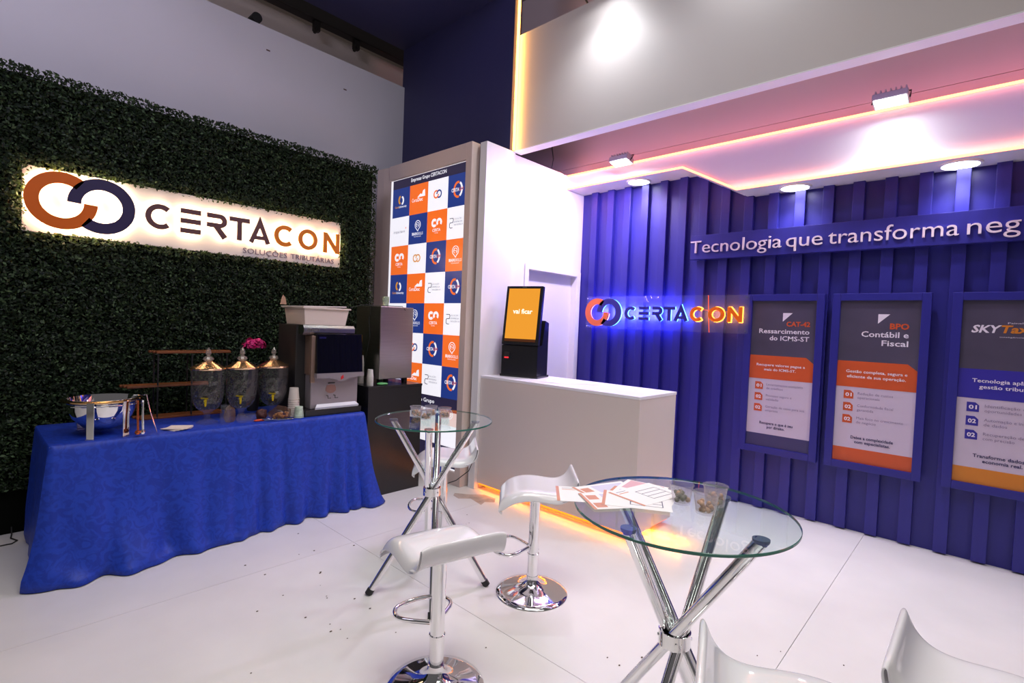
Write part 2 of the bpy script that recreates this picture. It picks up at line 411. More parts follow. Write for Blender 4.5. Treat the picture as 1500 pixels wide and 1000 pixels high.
def flood(x, y, z, ty, lab, en=90, arm=(0, .17, .05)):
    t = thing('floodlight', lab, 'floodlight', (x, y, z-.05), 0)
    d = (Vector((x+.0, y-.10, z-.55))-Vector((x, y, z))).normalized()
    R = Matrix.Translation((x, y, z)) @ d.to_track_quat('-Z', 'Y').to_matrix().to_4x4()
    bm = B(); box(bm, -.10, .10, -.065, .065, 0, .045, .008, 0, R)
    for k in range(7): box(bm, -.09+.028*k, -.082+.028*k, -.055, .055, .045, .07, 0, 0, R)
    obj('housing', bm, mat('flood_grey', (.35, .35, .37, 1), .4), t)
    bm = B(); box(bm, -.088, .088, -.054, .054, -.003, 0, 0, 0, R); obj('lens', bm, E_fl, t)
    bm = B(); tube(bm, [(x-.105, y, z+.01), (x-.105, y+.05, z+.07), (x+.105, y+.05, z+.07), (x+.105, y, z+.01)], .005, 6)
    tube(bm, [(x, y+.05, z+.07), (x, y+arm[1], z+arm[2])], .007, 6); obj('bracket', bm, M_blackm, t)
    lamp('flood_beam', 'SPOT', tuple(Vector((x, y, z))+d*.02), en, (.92, .96, 1), tuple(Vector((x, y, z))+d), .06, None, 140, 1.0)
flood(-2.66, 4.30, 3.10, 4.55, 'dazzling white floodlight at the left end of the soffit fascia', 20)
flood(-.567, 4.28, 3.115, 4.55, 'dazzling white floodlight on the right half of the soffit fascia', 56)
flood(-2.33, 3.33, 4.20, 3.60, 'white floodlight on an arm above the big white header', 60, (0, .32, .09))
flood(-1.25, 3.33, 4.45, 3.60, 'white floodlight above the right part of the header', 40, (0, .32, .09))

# ================================================================== HEDGE AND ITS SIGN
hg = thing('hedge_panel', 'dark green artificial boxwood hedge panel filling the left wall behind the buffet', 'hedge', (-4.67, .7, 0))
obj('backing', box(B(), -4.72, -4.66, -2.0, 2.85, 0, 3.0, .004), mat('hedge_backing', (.003, .004, .003, 1), .9, spec=.1), hg)
SY0, SY1, SZ0, SZ1 = .272, 2.495, 1.99, 2.418
def leaves():
    N = 165000
    y = rng.uniform(-1.6, 2.87, N); z = 3.045-2.75*rng.uniform(0, 1, N)**1.05
    jt = rng.uniform(-.002, .034, N)*rng.uniform(.2, 1, N); inside = (y > SY0+jt) & (y < SY1-jt) & (z > SZ0+jt*.35) & (z < SZ1-jt)
    y, z = y[~inside], z[~inside]; n = len(y)
    dep = .045*(np.sin(y*23+np.sin(z*17)*2)*np.sin(z*26+np.cos(y*13)*2)*.5+.5)
    x = -4.655+dep*rng.uniform(.3, 1, n)+rng.uniform(0, .03, n)
    ed = np.maximum(np.maximum(SY0-y, y-SY1), np.maximum(SZ0-z, z-SZ1)); x = x+np.where(ed < .06, rng.uniform(.0, .035, n), 0)
    # rim leaves lean back at the outer edges
    c = np.stack([x, y, z], 1)
    a = rng.normal(size=(n, 3)); a[:, 0] *= .55; a /= np.linalg.norm(a, axis=1)[:, None]
    nn = rng.normal(size=(n, 3))*.75+np.array([1, 0, .35]); b = np.cross(nn, a); b /= np.linalg.norm(b, axis=1)[:, None]
    L = rng.uniform(.008, .0165, n)[:, None]; W = L*rng.uniform(.45, .65, (n, 1))
    V = np.stack([c-a*L, c-b*W, c+a*L, c+b*W], 1).reshape(-1, 3)
    V -= np.array([-4.67, .7, 0])
    me = bpy.data.meshes.new('leaves'); me.vertices.add(4*n); me.vertices.foreach_set('co', V.ravel())
    me.loops.add(4*n); me.loops.foreach_set('vertex_index', np.arange(4*n, dtype=np.int32))
    me.polygons.add(n); me.polygons.foreach_set('loop_start', np.arange(0, 4*n, 4, dtype=np.int32)); me.polygons.foreach_set('loop_total', np.full(n, 4, dtype=np.int32))
    me.update(calc_edges=True)
    at = me.color_attributes.new('tone', 'FLOAT_COLOR', 'POINT')
    g = rng.uniform(0, 1, n)**5; colr = np.stack([g, rng.uniform(0, 1, n), g*0, g*0+1], 1)
    at.data.foreach_set('color', np.repeat(colr, 4, 0).ravel().astype(np.float32))
    m = bpy.data.materials.new('boxwood_leaf'); m.use_nodes = True; nt = m.node_tree; b_ = nt.nodes['Principled BSDF']
    an = nt.nodes.new('ShaderNodeAttribute'); an.attribute_name = 'tone'; sp = nt.nodes.new('ShaderNodeSeparateColor'); nt.links.new(an.outputs[0], sp.inputs[0])
    r = nt.nodes.new('ShaderNodeValToRGB'); r.color_ramp.elements[0].color = (.006, .016, .007, 1); r.color_ramp.elements[1].color = (.10, .17, .075, 1)
    nt.links.new(sp.outputs[0], r.inputs[0]); nt.links.new(r.outputs[0], b_.inputs['Base Color'])
    b_.inputs['Roughness'].default_value = .5; b_.inputs['Specular IOR Level'].default_value = .3
    tl = nt.nodes.new('ShaderNodeBsdfTranslucent'); tl.inputs[0].default_value = (.16, .22, .05, 1); mx = nt.nodes.new('ShaderNodeMixShader'); mx.inputs[0].default_value = .16
    nt.links.new(b_.outputs[0], mx.inputs[1]); nt.links.new(tl.outputs[0], mx.inputs[2]); nt.links.new(mx.outputs[0], nt.nodes['Material Output'].inputs[0])
    me.materials.append(m)
    o = bpy.data.objects.new('leaves', me); COL.objects.link(o); o.parent = hg; stuff(o)
leaves()

LF = frame((-4.615, 0, 0), (0, 1, 0), (0, 0, 1))     # left sign plane: x=Y, y=Z
def rings_logo(cx, cy, R, wd, sep, M, d0, d1, mo, mn, parent, ry=1.0, layer=True, names=('orange_ring', 'navy_ring')):
    bm = B(); ribbon(bm, arc(cx-sep/2, cy, R-wd/2, 52, 360, 44, (R-wd/2)*ry), wd, d0, d1, M); a = obj(names[0], bm, mo, parent)
    bm = B(); ribbon(bm, arc(cx+sep/2, cy, R-wd/2, -128, 180, 44, (R-wd/2)*ry), wd, d0, d1, M); b = obj(names[1], bm, mn, parent)
    return a, b
def glyph(bm, ch, x0, x1, y0, y1, wd, d0, d1, M, mi=0):
    W = x1-x0; H = y1-y0; h = wd/2; cx = (x0+x1)/2; cy = (y0+y1)/2
    if ch == 'C':
        r = (H-wd)/2; ribbon(bm, arc(x0+h+r, cy, r, 48, 312, 26, r), wd, d0, d1, M, mi=mi)
    elif ch == 'E':
        for y in (y0+h, cy, y1-h): ribbon(bm, [(x0, y), (x1, y)], wd, d0, d1, M, mi=mi)
    elif ch == 'R':
        r = (H*.60-wd)/2
        ribbon(bm, [(x0, y1-h)]+arc(x1-h-r, y1-h-r, r, 90, -90, 14)+[(x0, y1-h-2*r)], wd, d0, d1, M, mi=mi)
        ribbon(bm, [(x0+W*.42, y1-h-2*r), (x1-h*.7, y0)], wd*1.1, d0-.0003, d1-.0003, M, mi=mi)
    elif ch == 'T':
        ribbon(bm, [(x0, y1-h), (x1, y1-h)], wd, d0, d1, M, mi=mi); ribbon(bm, [(cx, y1-wd), (cx, y0)], wd, d0, d1, M, mi=mi)
    elif ch == 'A':
        ribbon(bm, [(x0+h, y0), (cx, y1-h*.6), (x1-h, y0)], wd*.95, d0, d1, M, mi=mi); ribbon(bm, [(x0+W*.25, y0+H*.24), (x1-W*.25, y0+H*.24)], wd*.9, d0+.0003, d1-.0003, M, mi=mi)
    elif ch == 'O': ribbon(bm, arc(cx, cy, (W-wd)/2, 0, 360-360/36, 36, (H-wd)/2), wd, d0, d1, M, closed=True, mi=mi)
    elif ch == 'N':
        ribbon(bm, [(x0+h, y0), (x0+h, y1)], wd, d0, d1, M, mi=mi); ribbon(bm, [(x1-h, y0), (x1-h, y1)], wd, d0, d1, M, mi=mi)
        ribbon(bm, [(x0+h, y1-h*.6), (x1-h, y0+h*.6)], wd*1.05, d0+.0003, d1-.0003, M, mi=mi)
    return bm

sg = thing('wall_sign', 'white rectangular halo-lit sign with big orange and navy rings on the hedge', 'sign', (-4.66, 1.38, 1.99))
obj('sign_board', box(B(), -4.659, -4.615, SY0, SY1, SZ0, SZ1, .002), mat('sign_white', (.78, .72, .70, 1), .5), sg)
L1 = [('C', .925, 1.092), ('E', 1.15, 1.288), ('R', 1.330, 1.477), ('T', 1.494, 1.65), ('A', 1.645, 1.822), ('C', 1.852, 2.02), ('O', 2.064, 2.243), ('N', 2.300, 2.461)]
D0, D1 = .032, .050
E_halo = emis('halo_led', (1, .74, .42, 1), 46)
rings_logo(.571, 2.213, .188, .074, .213, LF, D0, D1, M_orange, M_navy, sg)
bm = B(); ribbon(bm, arc(.571-.1065, 2.213, .151, 56, 356, 40), .052, .020, .027, LF); ribbon(bm, arc(.571+.1065, 2.213, .151, -124, 176, 40), .052, .0195, .0265, LF)
for ch, a, b in L1: glyph(bm, ch, a+.004, b-.004, 2.119, 2.296, .020, .020, .027, LF)
obj('halo_led', bm, E_halo, sg)
for i, (ch, a, b) in enumerate(L1):
    mm = mat('taupe_letter', rgb(104, 72, 74), .35) if i < 5 else mat('amber_letter', rgb(236, 132, 28), .35)
    o = obj('letter', glyph(B(), ch, a, b, 2.114, 2.300, .037, D0, D1, LF), mm, sg)
for s_, a, b in (('SOLUÇÕES', 1.617, 1.985), ('TRIBUTÁRIAS', 2.02, 2.43)): obj('tagline', text(B(), s_, a, b, 2.022, .044, LF, .0005, .006, -.008, res=2), mat('tagline_grey', rgb(120, 105, 125), .5), sg)

# ================================================================== LIGHTBOX TOTEM
PY = 3.132
lb = thing('lightbox', 'tall pale-framed lightbox panel with a grid of company logos', 'display', (-4.25, 3.2, 0))
bm = B()
prism(bm, [(-5.018, PY), (-4.895, PY), (-4.79, 3.163), (-4.79, 3.235), (-5.018, 3.235)], 0, 3.147, Matrix.Identity(4)); box(bm, -3.565, -3.487, PY, 3.235, 0, 3.147, .004)
box(bm, -4.79, -3.565, PY, 3.235, 2.995, 3.147, .004); box(bm, -4.79, -3.565, PY, 3.235, 0, .12, .004)
obj('frame', bm, M_frame, lb)
obj('back_panel', box(B(), -4.79, -3.565, 3.17, 3.23, .12, 2.995), M_white, lb)
PF = frame((0, 3.165, 0), (1, 0, 0), (0, 0, 1))     # its front faces the camera side (-Y)
def em_print(name, c, s=.62): return mat(name, tuple(x*.35 for x in c[:3])+(1,), .35, emit=s, ecol=c)
P_n = em_print('print_navy', rgb(40, 66, 150)); P_o = em_print('print_orange', rgb(255, 116, 40), .8); P_w = em_print('print_white', rgb(248, 246, 255), .9)
P_d = em_print('print_dark', rgb(50, 44, 74)); P_g = em_print('print_grey', rgb(120, 118, 135)); P_a = em_print('print_amber', rgb(250, 170, 40)); P_lo = em_print('print_light_orange', rgb(245, 176, 110))
PM = [P_n, P_o, P_w, P_d, P_g, P_a, P_lo]
sheet = obj('print', prism(B(), [(-4.79, .12), (-3.565, .12), (-3.565, 2.995), (-4.79, 2.995)], 0, .003, PF), P_w, lb)
cx = [-4.75, -4.447, -4.143, -3.836, -3.567]; ZT = 2.897; RH = .3015
grid = ['NOWN', 'WNOW', 'OWNO', 'NOWN', 'WNOW', 'OWNO', 'NOWN']
logo = ['UDRC', 'IBKP', 'KrCB', 'UDPC', 'IBKP', 'URCB', 'UDPC']
def swash(bm, x, z, d=.009):
    ribbon(bm, arc(x, z, .055, 75, 285, 16, .068), .020, 0, d, PF, mi=1); ribbon(bm, arc(x, z, .055, 62, 5, 8, .068), .020, 0, d, PF, mi=2); ribbon(bm, arc(x, z, .055, -5, -62, 8, .068), .020, 0, d, PF, mi=2)
for r in range(7):
    for c in range(4):
        g = grid[r][c]; z1 = ZT-RH*r; z0 = z1-RH; x0, x1 = cx[c], cx[c+1]
        mi = {'N': 0, 'O': 1, 'W': 2}[g]
        if True:
            o = obj('tile', prism(B(), [(x0, z0), (x1, z0), (x1, z1), (x0, z1)], .003, .0045, PF), PM[mi], lb)
        k = logo[r][c]; mx = (x0+.303/2) if c < 3 else (x0+x1)/2+.005; mz = (z0+z1)/2; bm = B(); d = .0065
        if k == 'U':
            ribbon(bm, arc(mx-.012, mz+.03, .026, 90, 270, 10, .036), .020, 0, d, PF, mi=5); ribbon(bm, arc(mx+.014, mz+.022, .026, 90, -90, 10, .036), .020, 0, d, PF, mi=2)
            text(bm, 'Certa', mx-.105, mx-.035, mz-.052, .022, PF, d, bold=.01, mi=5); text(bm, 'University', mx-.032, mx+.10, mz-.052, .022, PF, d, bold=.01, mi=2)
        elif k == 'D':
            text(bm, 'Certa', mx-.11, mx-.02, mz-.025, .036, PF, d, mi=2); text(bm, 'Doc', mx-.015, mx+.07, mz-.025, .036, PF, d, bold=.02, mi=2)
            prism(bm, [(mx-.02, mz+.018), (mx+.105, mz+.018), (mx+.10, mz+.085), (mx+.07, mz+.075), (mx+.055, mz+.04), (mx+.03, mz+.05)], 0, d, PF, 2)
        elif k in 'Rr':
            ribbon(bm, arc(mx-.022, mz+.005, .034, 52, 360, 20), .014, 0, d, PF, mi=1 if k == 'R' else 6); ribbon(bm, arc(mx+.022, mz+.005, .034, -128, 180, 20), .014, 0, d, PF, mi=0 if k == 'R' else 6)
        elif k == 'C':
            swash(bm, mx+.005, mz+.005, d); text(bm, 'CERTA', mx-.085, mx+.022, mz-.012, .032, PF, d+.001, bold=.015, mi=2); text(bm, 'GOV', mx+.026, mx+.085, mz-.012, .032, PF, d+.001, mi=1)
        elif k == 'I':
            text(bm, 'impactare', mx-.115, mx+.085, mz-.015, .03, PF, d, mi=4); ribbon(bm, [(mx+.092, mz+.03), (mx+.104, mz+.03)], .012, 0, d, PF, mi=1)
        elif k == 'B':
            for rr, w_ in ((.044, .006), (.024, .005)): ribbon(bm, arc(mx, mz+.04, rr, -60, 250, 20), w_, 0, d, PF, mi=2)
            ribbon(bm, [(mx-.02, mz+.0), (mx+.003, mz-.022), (mx+.02, mz+.002)], .006, 0, d, PF, mi=2); ribbon(bm, [(mx-.02, mz+.045), (mx+.015, mz+.035)], .005, 0, d, PF, mi=2)
            text(bm, 'BRAIN', mx-.09, mx-.008, mz-.062, .027, PF, d, bold=.025, mi=2); text(bm, 'SKILLS', mx-.003, mx+.09, mz-.062, .027, PF, d, mi=2); text(bm, 'TECNOLOGIA', mx-.06, mx+.06, mz-.082, .010, PF, d, mi=2)
        elif k == 'K':
            ribbon(bm, arc(mx-.038, mz+.03, .030, 40, 320, 16), .024, 0, d, PF, mi=2); ribbon(bm, arc(mx+.038, mz+.03, .030, 220, -40, 16), .024, 0, d, PF, mi=2)
            text(bm, 'CERTA', mx-.062, mx+.062, mz-.055, .028, PF, d, bold=.01, mi=2); text(bm, 'CONTÁBIL', mx-.03, mx+.03, mz-.075, .009, PF, d, mi=2)
        elif k == 'P':
            ribbon(bm, [(mx-.10, mz+.045), (mx-.052, mz+.045), (mx-.045, mz+.03), (mx-.052, mz+.005), (mx-.09, mz+.005), (mx-.10, mz-.01), (mx-.10, mz-.035), (mx-.085, mz-.045), (mx-.055, mz-.045)], .006, 0, d, PF, mi=3)
            for q, s_ in enumerate(('SOLUÇÕES', 'EMPRESA', 'PREVIDÊNCIA')): text(bm, s_, mx-.035, mx+.075+.01*q, mz+.028-.028*q, .015, PF, d, mi=4)
        if len(bm.verts): obj('logo_print', bm, PM, lb)
        else: bm.free()
bm = B(); prism(bm, [(-4.75, 2.897), (-3.567, 2.897), (-3.567, 2.99), (-4.75, 2.99)], .003, .005, PF); obj('header_band', bm, P_d, lb)
bm = B(); text(bm, 'Empresas Grupo CERTACON', -4.43, -3.867, 2.935, .035, PF, .0065, bold=.012); obj('header_text', bm, P_w, lb)
bm = B(); prism(bm, [(-4.75, .66), (-3.567, .66), (-3.567, .787), (-4.75, .787)], .003, .005, PF); obj('footer_band', bm, P_d, lb)
bm = B(); text(bm, 'Empresas do Grupo', -4.45, -3.93, .715, .038, PF, .0065, bold=.012); obj('footer_text', bm, P_w, lb)
bm = B(); prism(bm, [(-4.75, .135), (-3.567, .135), (-3.567, .33), (-4.75, .33)], .003, .005, PF); obj('base_band', bm, P_d, lb)
bm = B(); text(bm, 'S', -3.765, -3.705, .17, .075, PF, .0065, bold=.02); obj('base_text', bm, P_w, lb)

# ================================================================== RECEPTION COUNTER
ct = thing('reception_counter', 'white boxy reception counter with amber light under its base', 'counter', (-2.57, 3.54, 0))
M_cnt = mat('counter_laminate', (.70, .62, .58, 1), .42)
obj('body', box(B(), -3.368, -1.76, 3.238, 3.80, .055, 1.018, .002), M_cnt, ct)
obj('worktop', box(B(), -3.368, -1.757, 3.235, 3.805, 1.018, 1.04, .002), mat('counter_top', (.86, .84, .88, 1), .35), ct)
obj('plinth', box(B(), -3.33, -1.84, 3.31, 3.74, 0, .055), M_white, ct)
bm = B(); tube(bm, [(-3.36, 3.262, .045), (-1.785, 3.262, .045), (-1.785, 3.78, .045)], .010, 8); obj('led_strip', bm, emis('led_under', (1, .17, .004, 1), 3.6), ct)
lamp('counter_underlight', 'AREA', (-2.56, 3.262, .05), 13, (1, .30, .015), (-2.56, 3.20, -.2), 1.55, .02)
lamp('counter_underlight', 'AREA', (-1.785, 3.52, .05), 4, (1, .30, .015), (-1.74, 3.52, -.2), .02, .5)

# self-service kiosk
kz = math.radians(15.5)
ks = thing('kiosk', 'black self-service kiosk with orange portrait screen on the counter', 'kiosk', (-3.088, 3.432, 1.04), kz)
obj('base_plate', box(B(), -.19, .19, -.005, .25, 0, .022, .004), M_black, ks, False)
bm = B(); S = [(-.18, 0, .02), (.18, 0, .02)]
pts = [(0, .02), (.235, .02), (.235, .50), (.15, .52), (.10, .29), (-.0, .285)]
prism(bm, pts, -.18, .18, Matrix(((0, 0, 1, 0), (1, 0, 0, 0), (0, 1, 0, 0), (0, 0, 0, 1)))); bmesh.ops.bevel(bm, geom=bm.edges[:], offset=.004, segments=2, affect='EDGES')
obj('cabinet', bm, M_black, ks, False)
tl = Matrix.Translation((0, -.005, .292)) @ Matrix.Rotation(math.radians(-7.5), 4, 'X')
obj('screen_housing', box(B(), -.183, .183, 0, .045, 0, .54, .008, 0, tl), M_black, ks, False)
obj('screen', box(B(), -.155, .155, -.0015, .002, .055, .515, 0, 0, tl), emis('screen_orange', rgb(243, 160, 52), 1.0), ks, False)
KF = tl @ frame((0, -.003, 0), (1, 0, 0), (0, 0, 1))
obj('screen_text', text(B(), 'vai ficar', -.095, .100, .285, .042, KF, 0, bold=.02), emis('screen_white', rgb(255, 250, 225), 1.4), ks, False)
bm = B(); prism(bm, [(-.155, .030), (.155, .030), (.155, .055), (-.155, .055)], 0, .001, KF); obj('taskbar', bm, emis('taskbar', rgb(90, 50, 30), .8), ks, False)
bm = B(); box(bm, -.02, .02, -.0035, 0, .525, .532, 0, 0, tl); obj('brand_strip', bm, M_chrome, ks, False)
obj('card_slot', box(B(), -.145, -.095, -.012, .002, .165, .225, .003), M_blackm, ks, False)
obj('red_light', box(B(), -.142, -.100, -.0135, -.010, .168, .180), emis('red_led', (1, .03, .04, 1), 1.6), ks, False)
bm = B(); lathe(bm, [(0, -.02), (.05, -.02), (.055, 0), (.05, .02), (0, .02)], (0, 0, 0), 20); bm.transform(Matrix.Translation((-.18, .12, .09)) @ Matrix.Rotation(PI/2, 4, 'Y')); obj('side_dial', bm, M_black, ks, False, True)
for i, (x, y, a) in enumerate(((-2.74, 3.60, .3), (-2.62, 3.50, -.2), (-2.44, 3.62, .5), (-2.70, 3.42, .1))):
    M = Matrix.Translation((x, y, 1.0405+.0007*i)) @ Matrix.Rotation(a, 4, 'Z'); bm = B(); box(bm, -.10, .10, -.07, .07, 0, .0006, 0, 0, M)
    for k in range(3): box(bm, -.08, -.02+.03*k, -.04+.03*k, -.028+.03*k, .0006, .0008, 0, 1, M)
    tag(based(obj('leaflet', bm, [M_paper, mat('leaflet_grey', rgb(190, 195, 205), .7)]), (x, y, 1.0405)), ('white leaflet on the counter nearest the kiosk, back one', 'white leaflet in the middle of the counter pile', 'white leaflet furthest right on the counter', 'white leaflet at the front edge of the counter beside the kiosk')[i], 'leaflet', 'leaflets on the counter')

# ================================================================== BLUE WALL: BOARD, SIGN, POSTERS
WF = frame((0, 4.765, 0), (1, 0, 0), (0, 0, 1))
sb = thing('slogan_board', 'long blue board with raised pale slogan lettering on the battened wall', 'sign', (-.3, 4.74, 2.19))
obj('board', box(B(), -2.10, 1.35, 4.690, 4.7515, 2.19, 2.413, .002), M_blue, sb)
SF = frame((0, 4.690, 0), (1, 0, 0), (0, 0, 1))
for s_, a, b in (('Tecnologia', -2.097, -1.312), ('que', -1.275, -1.010), ('transforma', -.971, -.187), ('neg', -.146, .117)):
    bm = B(); text(bm, s_, a, b, 2.248, .111, SF, 0, .016, -.004, res=4); obj('lettering', bm, M_let, sb)

ls = thing('acrylic_sign', 'clear acrylic sheet with blue and orange glowing letters on the blue wall', 'sign', (-2.39, 4.66, 1.51))
obj('sheet', box(B(), -3.228, -1.535, 4.655, 4.661, 1.514, 1.852), M_acry, ls)
AF = frame((0, 4.655, 0), (1, 0, 0), (0, 0, 1))
rings_logo(-3.002, 1.683, .146, .062, .145, AF, .012, .030, M_orange2, M_navy2, ls)
L2 = [('C', -2.738, -2.61), ('E', -2.575, -2.471), ('R', -2.43, -2.328), ('T', -2.313, -2.199), ('A', -2.207, -2.069), ('C', -2.05, -1.915), ('O', -1.877, -1.734), ('N', -1.705, -1.58)]
for i, (ch, a, b) in enumerate(L2): obj('letter', glyph(B(), ch, a, b, 1.610, 1.745, .029, .012, .032, AF), M_navy2 if i < 5 else mat('orange_acrylic_glow', rgb(240, 110, 20), .3), ls)
bm = B(); ribbon(bm, arc(-3.002+.0745, 1.683, .116, -124, 176, 30), .056, .001, .010, AF)
obj('ring_led', bm, emis('led_cyan', (.14, .55, 1, 1), 8), ls)
bm = B(); ribbon(bm, arc(-3.002-.0705, 1.682, .116, 56, 356, 30), .056, .0015, .0095, AF); obj('ring_led', bm, emis('led_pinkwhite', (.8, .45, 1, 1), 3.5), ls)
bm = B()
for ch, a, b in L2[:5]: glyph(bm, ch, a+.003, b-.001, 1.612, 1.745, .026, .001, .010, AF)
obj('letter_led', bm, MATS['led_cyan'], ls)
bm = B()
for ch, a, b in L2[5:]: glyph(bm, ch, a+.001, b+.002, 1.607, 1.748, .031, .001, .010, AF)
obj('letter_led', bm, emis('led_orange_sign', (1, .42, .04, 1), 7), ls)
bm = B(); tube(bm, [(-1.892, 4.650, 1.851), (-1.882, 4.648, 1.68), (-1.869, 4.650, 1.514)], .003, 6); tube(bm, [(-2.05, 4.648, 1.735), (-1.95, 4.648, 1.72), (-1.70, 4.648, 1.70)], .0015, 6)
obj('wire', bm, emis('wire_red', (1, .12, .04, 1), 1.6), ls)
for sx in (-3.21, -1.555):
    for sz in (1.535, 1.83): obj('standoff', tube(B(), [(sx, 4.648, sz), (sx, 4.7515, sz)], .006, 8), M_chrome, ls)
lamp('sign_glow', 'AREA', (-2.65, 4.70, 1.68), 26, (.14, .16, 1), (-2.65, 4.8, 1.68), 1.0, .12)
lamp('sign_glow', 'AREA', (-1.82, 4.70, 1.68), 2.2, (1, .35, .04), (-1.82, 4.8, 1.68), .4, .1)

Q_dk = mat('poster_slate', rgb(74, 68, 88), .3, var=.18, vscale=3); Q_or = mat('poster_orange', rgb(196, 82, 42), .3); Q_wh = mat('poster_white', rgb(196, 182, 202), .3)
Q_nv = mat('poster_navy', rgb(58, 54, 100), .3); Q_am = mat('poster_amber', rgb(204, 124, 40), .3); Q_bl = mat('poster_blue', rgb(52, 44, 150), .3)
Q_lt = mat('poster_lettering', rgb(226, 218, 230), .4); Q_gr = mat('poster_grey_text', rgb(134, 122, 150), .4); Q_dt = mat('poster_dark_text', rgb(50, 46, 90), .4)
QM = [Q_dk, Q_or, Q_wh, Q_nv, Q_am, Q_bl, Q_lt, Q_gr, Q_dt]
def poster(x0, x1, lab, band, foot, title, lines, items, closing, kind=0):
    t = thing('poster_frame', lab, 'poster', ((x0+x1)/2, 4.74, .497), 0, 'framed service posters on the blue wall')
    bm = B(); z0, z1 = .497, 1.857; bw = .055
    box(bm, x0, x0+bw, 4.70, 4.7515, z0, z1, .003); box(bm, x1-bw, x1, 4.70, 4.7515, z0, z1, .003)
    box(bm, x0+bw, x1-bw, 4.70, 4.7515, z0, z0+bw, .003); box(bm, x0+bw, x1-bw, 4.70, 4.7515, z1-bw, z1, .003)
    obj('frame', bm, M_bluef, t)
    F = frame((x0, 4.722, 0), (1, 0, 0), (0, 0, 1)); W = x1-x0
    a, b, c, d = bw, W-bw, z0+bw, z1-bw
    obj('sheet', prism(B(), [(a, c), (b, c), (b, d), (a, d)], -.02, 0, F), Q_wh, t)
    obj('photo_area', prism(B(), [(a, 1.27), (b, 1.27), (b, d), (a, d)], 0, .001, F), Q_dk, t)
    obj('band', prism(B(), [(a, 1.135), (b, 1.135), (b, 1.285), (b-.06, 1.335), (a, 1.335)] if kind < 2 else [(a, 1.135), (b, 1.135), (b, 1.335), (a, 1.335)], 0, .0018, F), QM[band], t)
    obj('footer', prism(B(), [(a, c), (b, c), (b, .66), (a, .66)], 0, .001, F), QM[foot], t)
    if kind < 2: obj('triangle_mark', prism(B(), [(title[0], 1.70), (title[0]+.073, 1.70), (title[0], 1.628)], 0, .0022, F), QM[6], t)
    for s_, l, r, y, h, mi, bo in lines: obj('text_line', text(B(), s_, l, r, y, h, F, .0028, bold=bo, slant=.25 if kind == 2 and h > .04 else 0), QM[mi], t)
    for k, (s1, w1, s2, w2) in enumerate(items):
        y = 1.075-.095*k
        obj('number_tile', prism(B(), [(.108, y-.032), (.172, y-.032), (.172, y+.012), (.152, y+.032), (.108, y+.032)], 0, .002, F), QM[band], t)
        obj('number', text(B(), ('01', '02', '02')[k], .119, .161, y-.014, .026, F, .0028, bold=.03), QM[6], t)
        obj('text_line', text(B(), s1, .200, .200+w1, y+.004, .019, F, .0028), QM[7], t); obj('text_line', text(B(), s2, .200, .200+w2, y-.028, .019, F, .0028), QM[7], t)
    for s_, l, r, y in closing: obj('text_line', text(B(), s_, l, r, y, .022, F, .0028, bold=.02), QM[8], t)
poster(-1.578, -.973, 'blue-framed poster beside the glowing sign, orange band and dark footer', 1, 3, (.30,),
       [('CAT-42', .33, .507, 1.590, .037, 1, .03), ('Ressarcimento', .118, .505, 1.527, .037, 6, .015), ('do ICMS-ST', .205, .505, 1.468, .037, 6, .015),
        ('Recupere valores pagos a', .112, .487, 1.246, .020, 6, .015), ('mais do ICMS-ST.', .175, .42, 1.207, .020, 6, .015)],
       [('Levantamento completo', .28, 'de créditos', .13), ('Processo seguro e', .20, 'validado', .10), ('Geração de caixa para sua', .30, 'empresa', .10)],
       [('Recupere o que é seu', .16, .42, .745), ('por direito.', .22, .36, .712)])
poster(-.919, -.309, 'blue-framed poster in the middle with orange band and orange footer', 1, 1, (.30,),
       [('BPO', .375, .49, 1.590, .040, 1, .03), ('Contábil e', .20, .49, 1.527, .040, 6, .015), ('Fiscal', .33, .49, 1.463, .040, 6, .015),
        ('Gestão completa, segura e', .115, .497, 1.246, .021, 6, .015), ('eficiente da sua operação.', .122, .49, 1.207, .021, 6, .015)],
       [('Redução de custos', .22, 'operacionais', .14), ('Conformidade fiscal', .225, 'garantida', .105), ('Mais foco no crescimento', .29, 'do negócio', .125)],
       [('Deixe a complexidade', .17, .437, .735), ('com especialistas.', .195, .42, .702)])
poster(-.197, .41, 'blue-framed poster cut by the right picture edge, amber footer', 5, 4, (.1,),
       [('SKY', .105, .245, 1.585, .048, 6, .03), ('Tax', .245, .385, 1.585, .048, 4, .03), ('Tecnologia aplicada à', .128, .49, 1.246, .024, 6, .012), ('gestão tributária', .165, .46, 1.205, .024, 6, .012),
        ('Painel Análise', .285, .46, 1.645, .010, 6, 0), ('inteligência tributária', .25, .47, 1.553, .007, 6, 0)],
       [('Identificação de', .215, 'oportunidades', .18), ('Automação e integração', .29, 'de dados', .115), ('Recuperação de', .20, 'com precisão', .155)],
       [('Transforme dados em', .155, .46, .735), ('economia real.', .205, .40, .702)], 2)

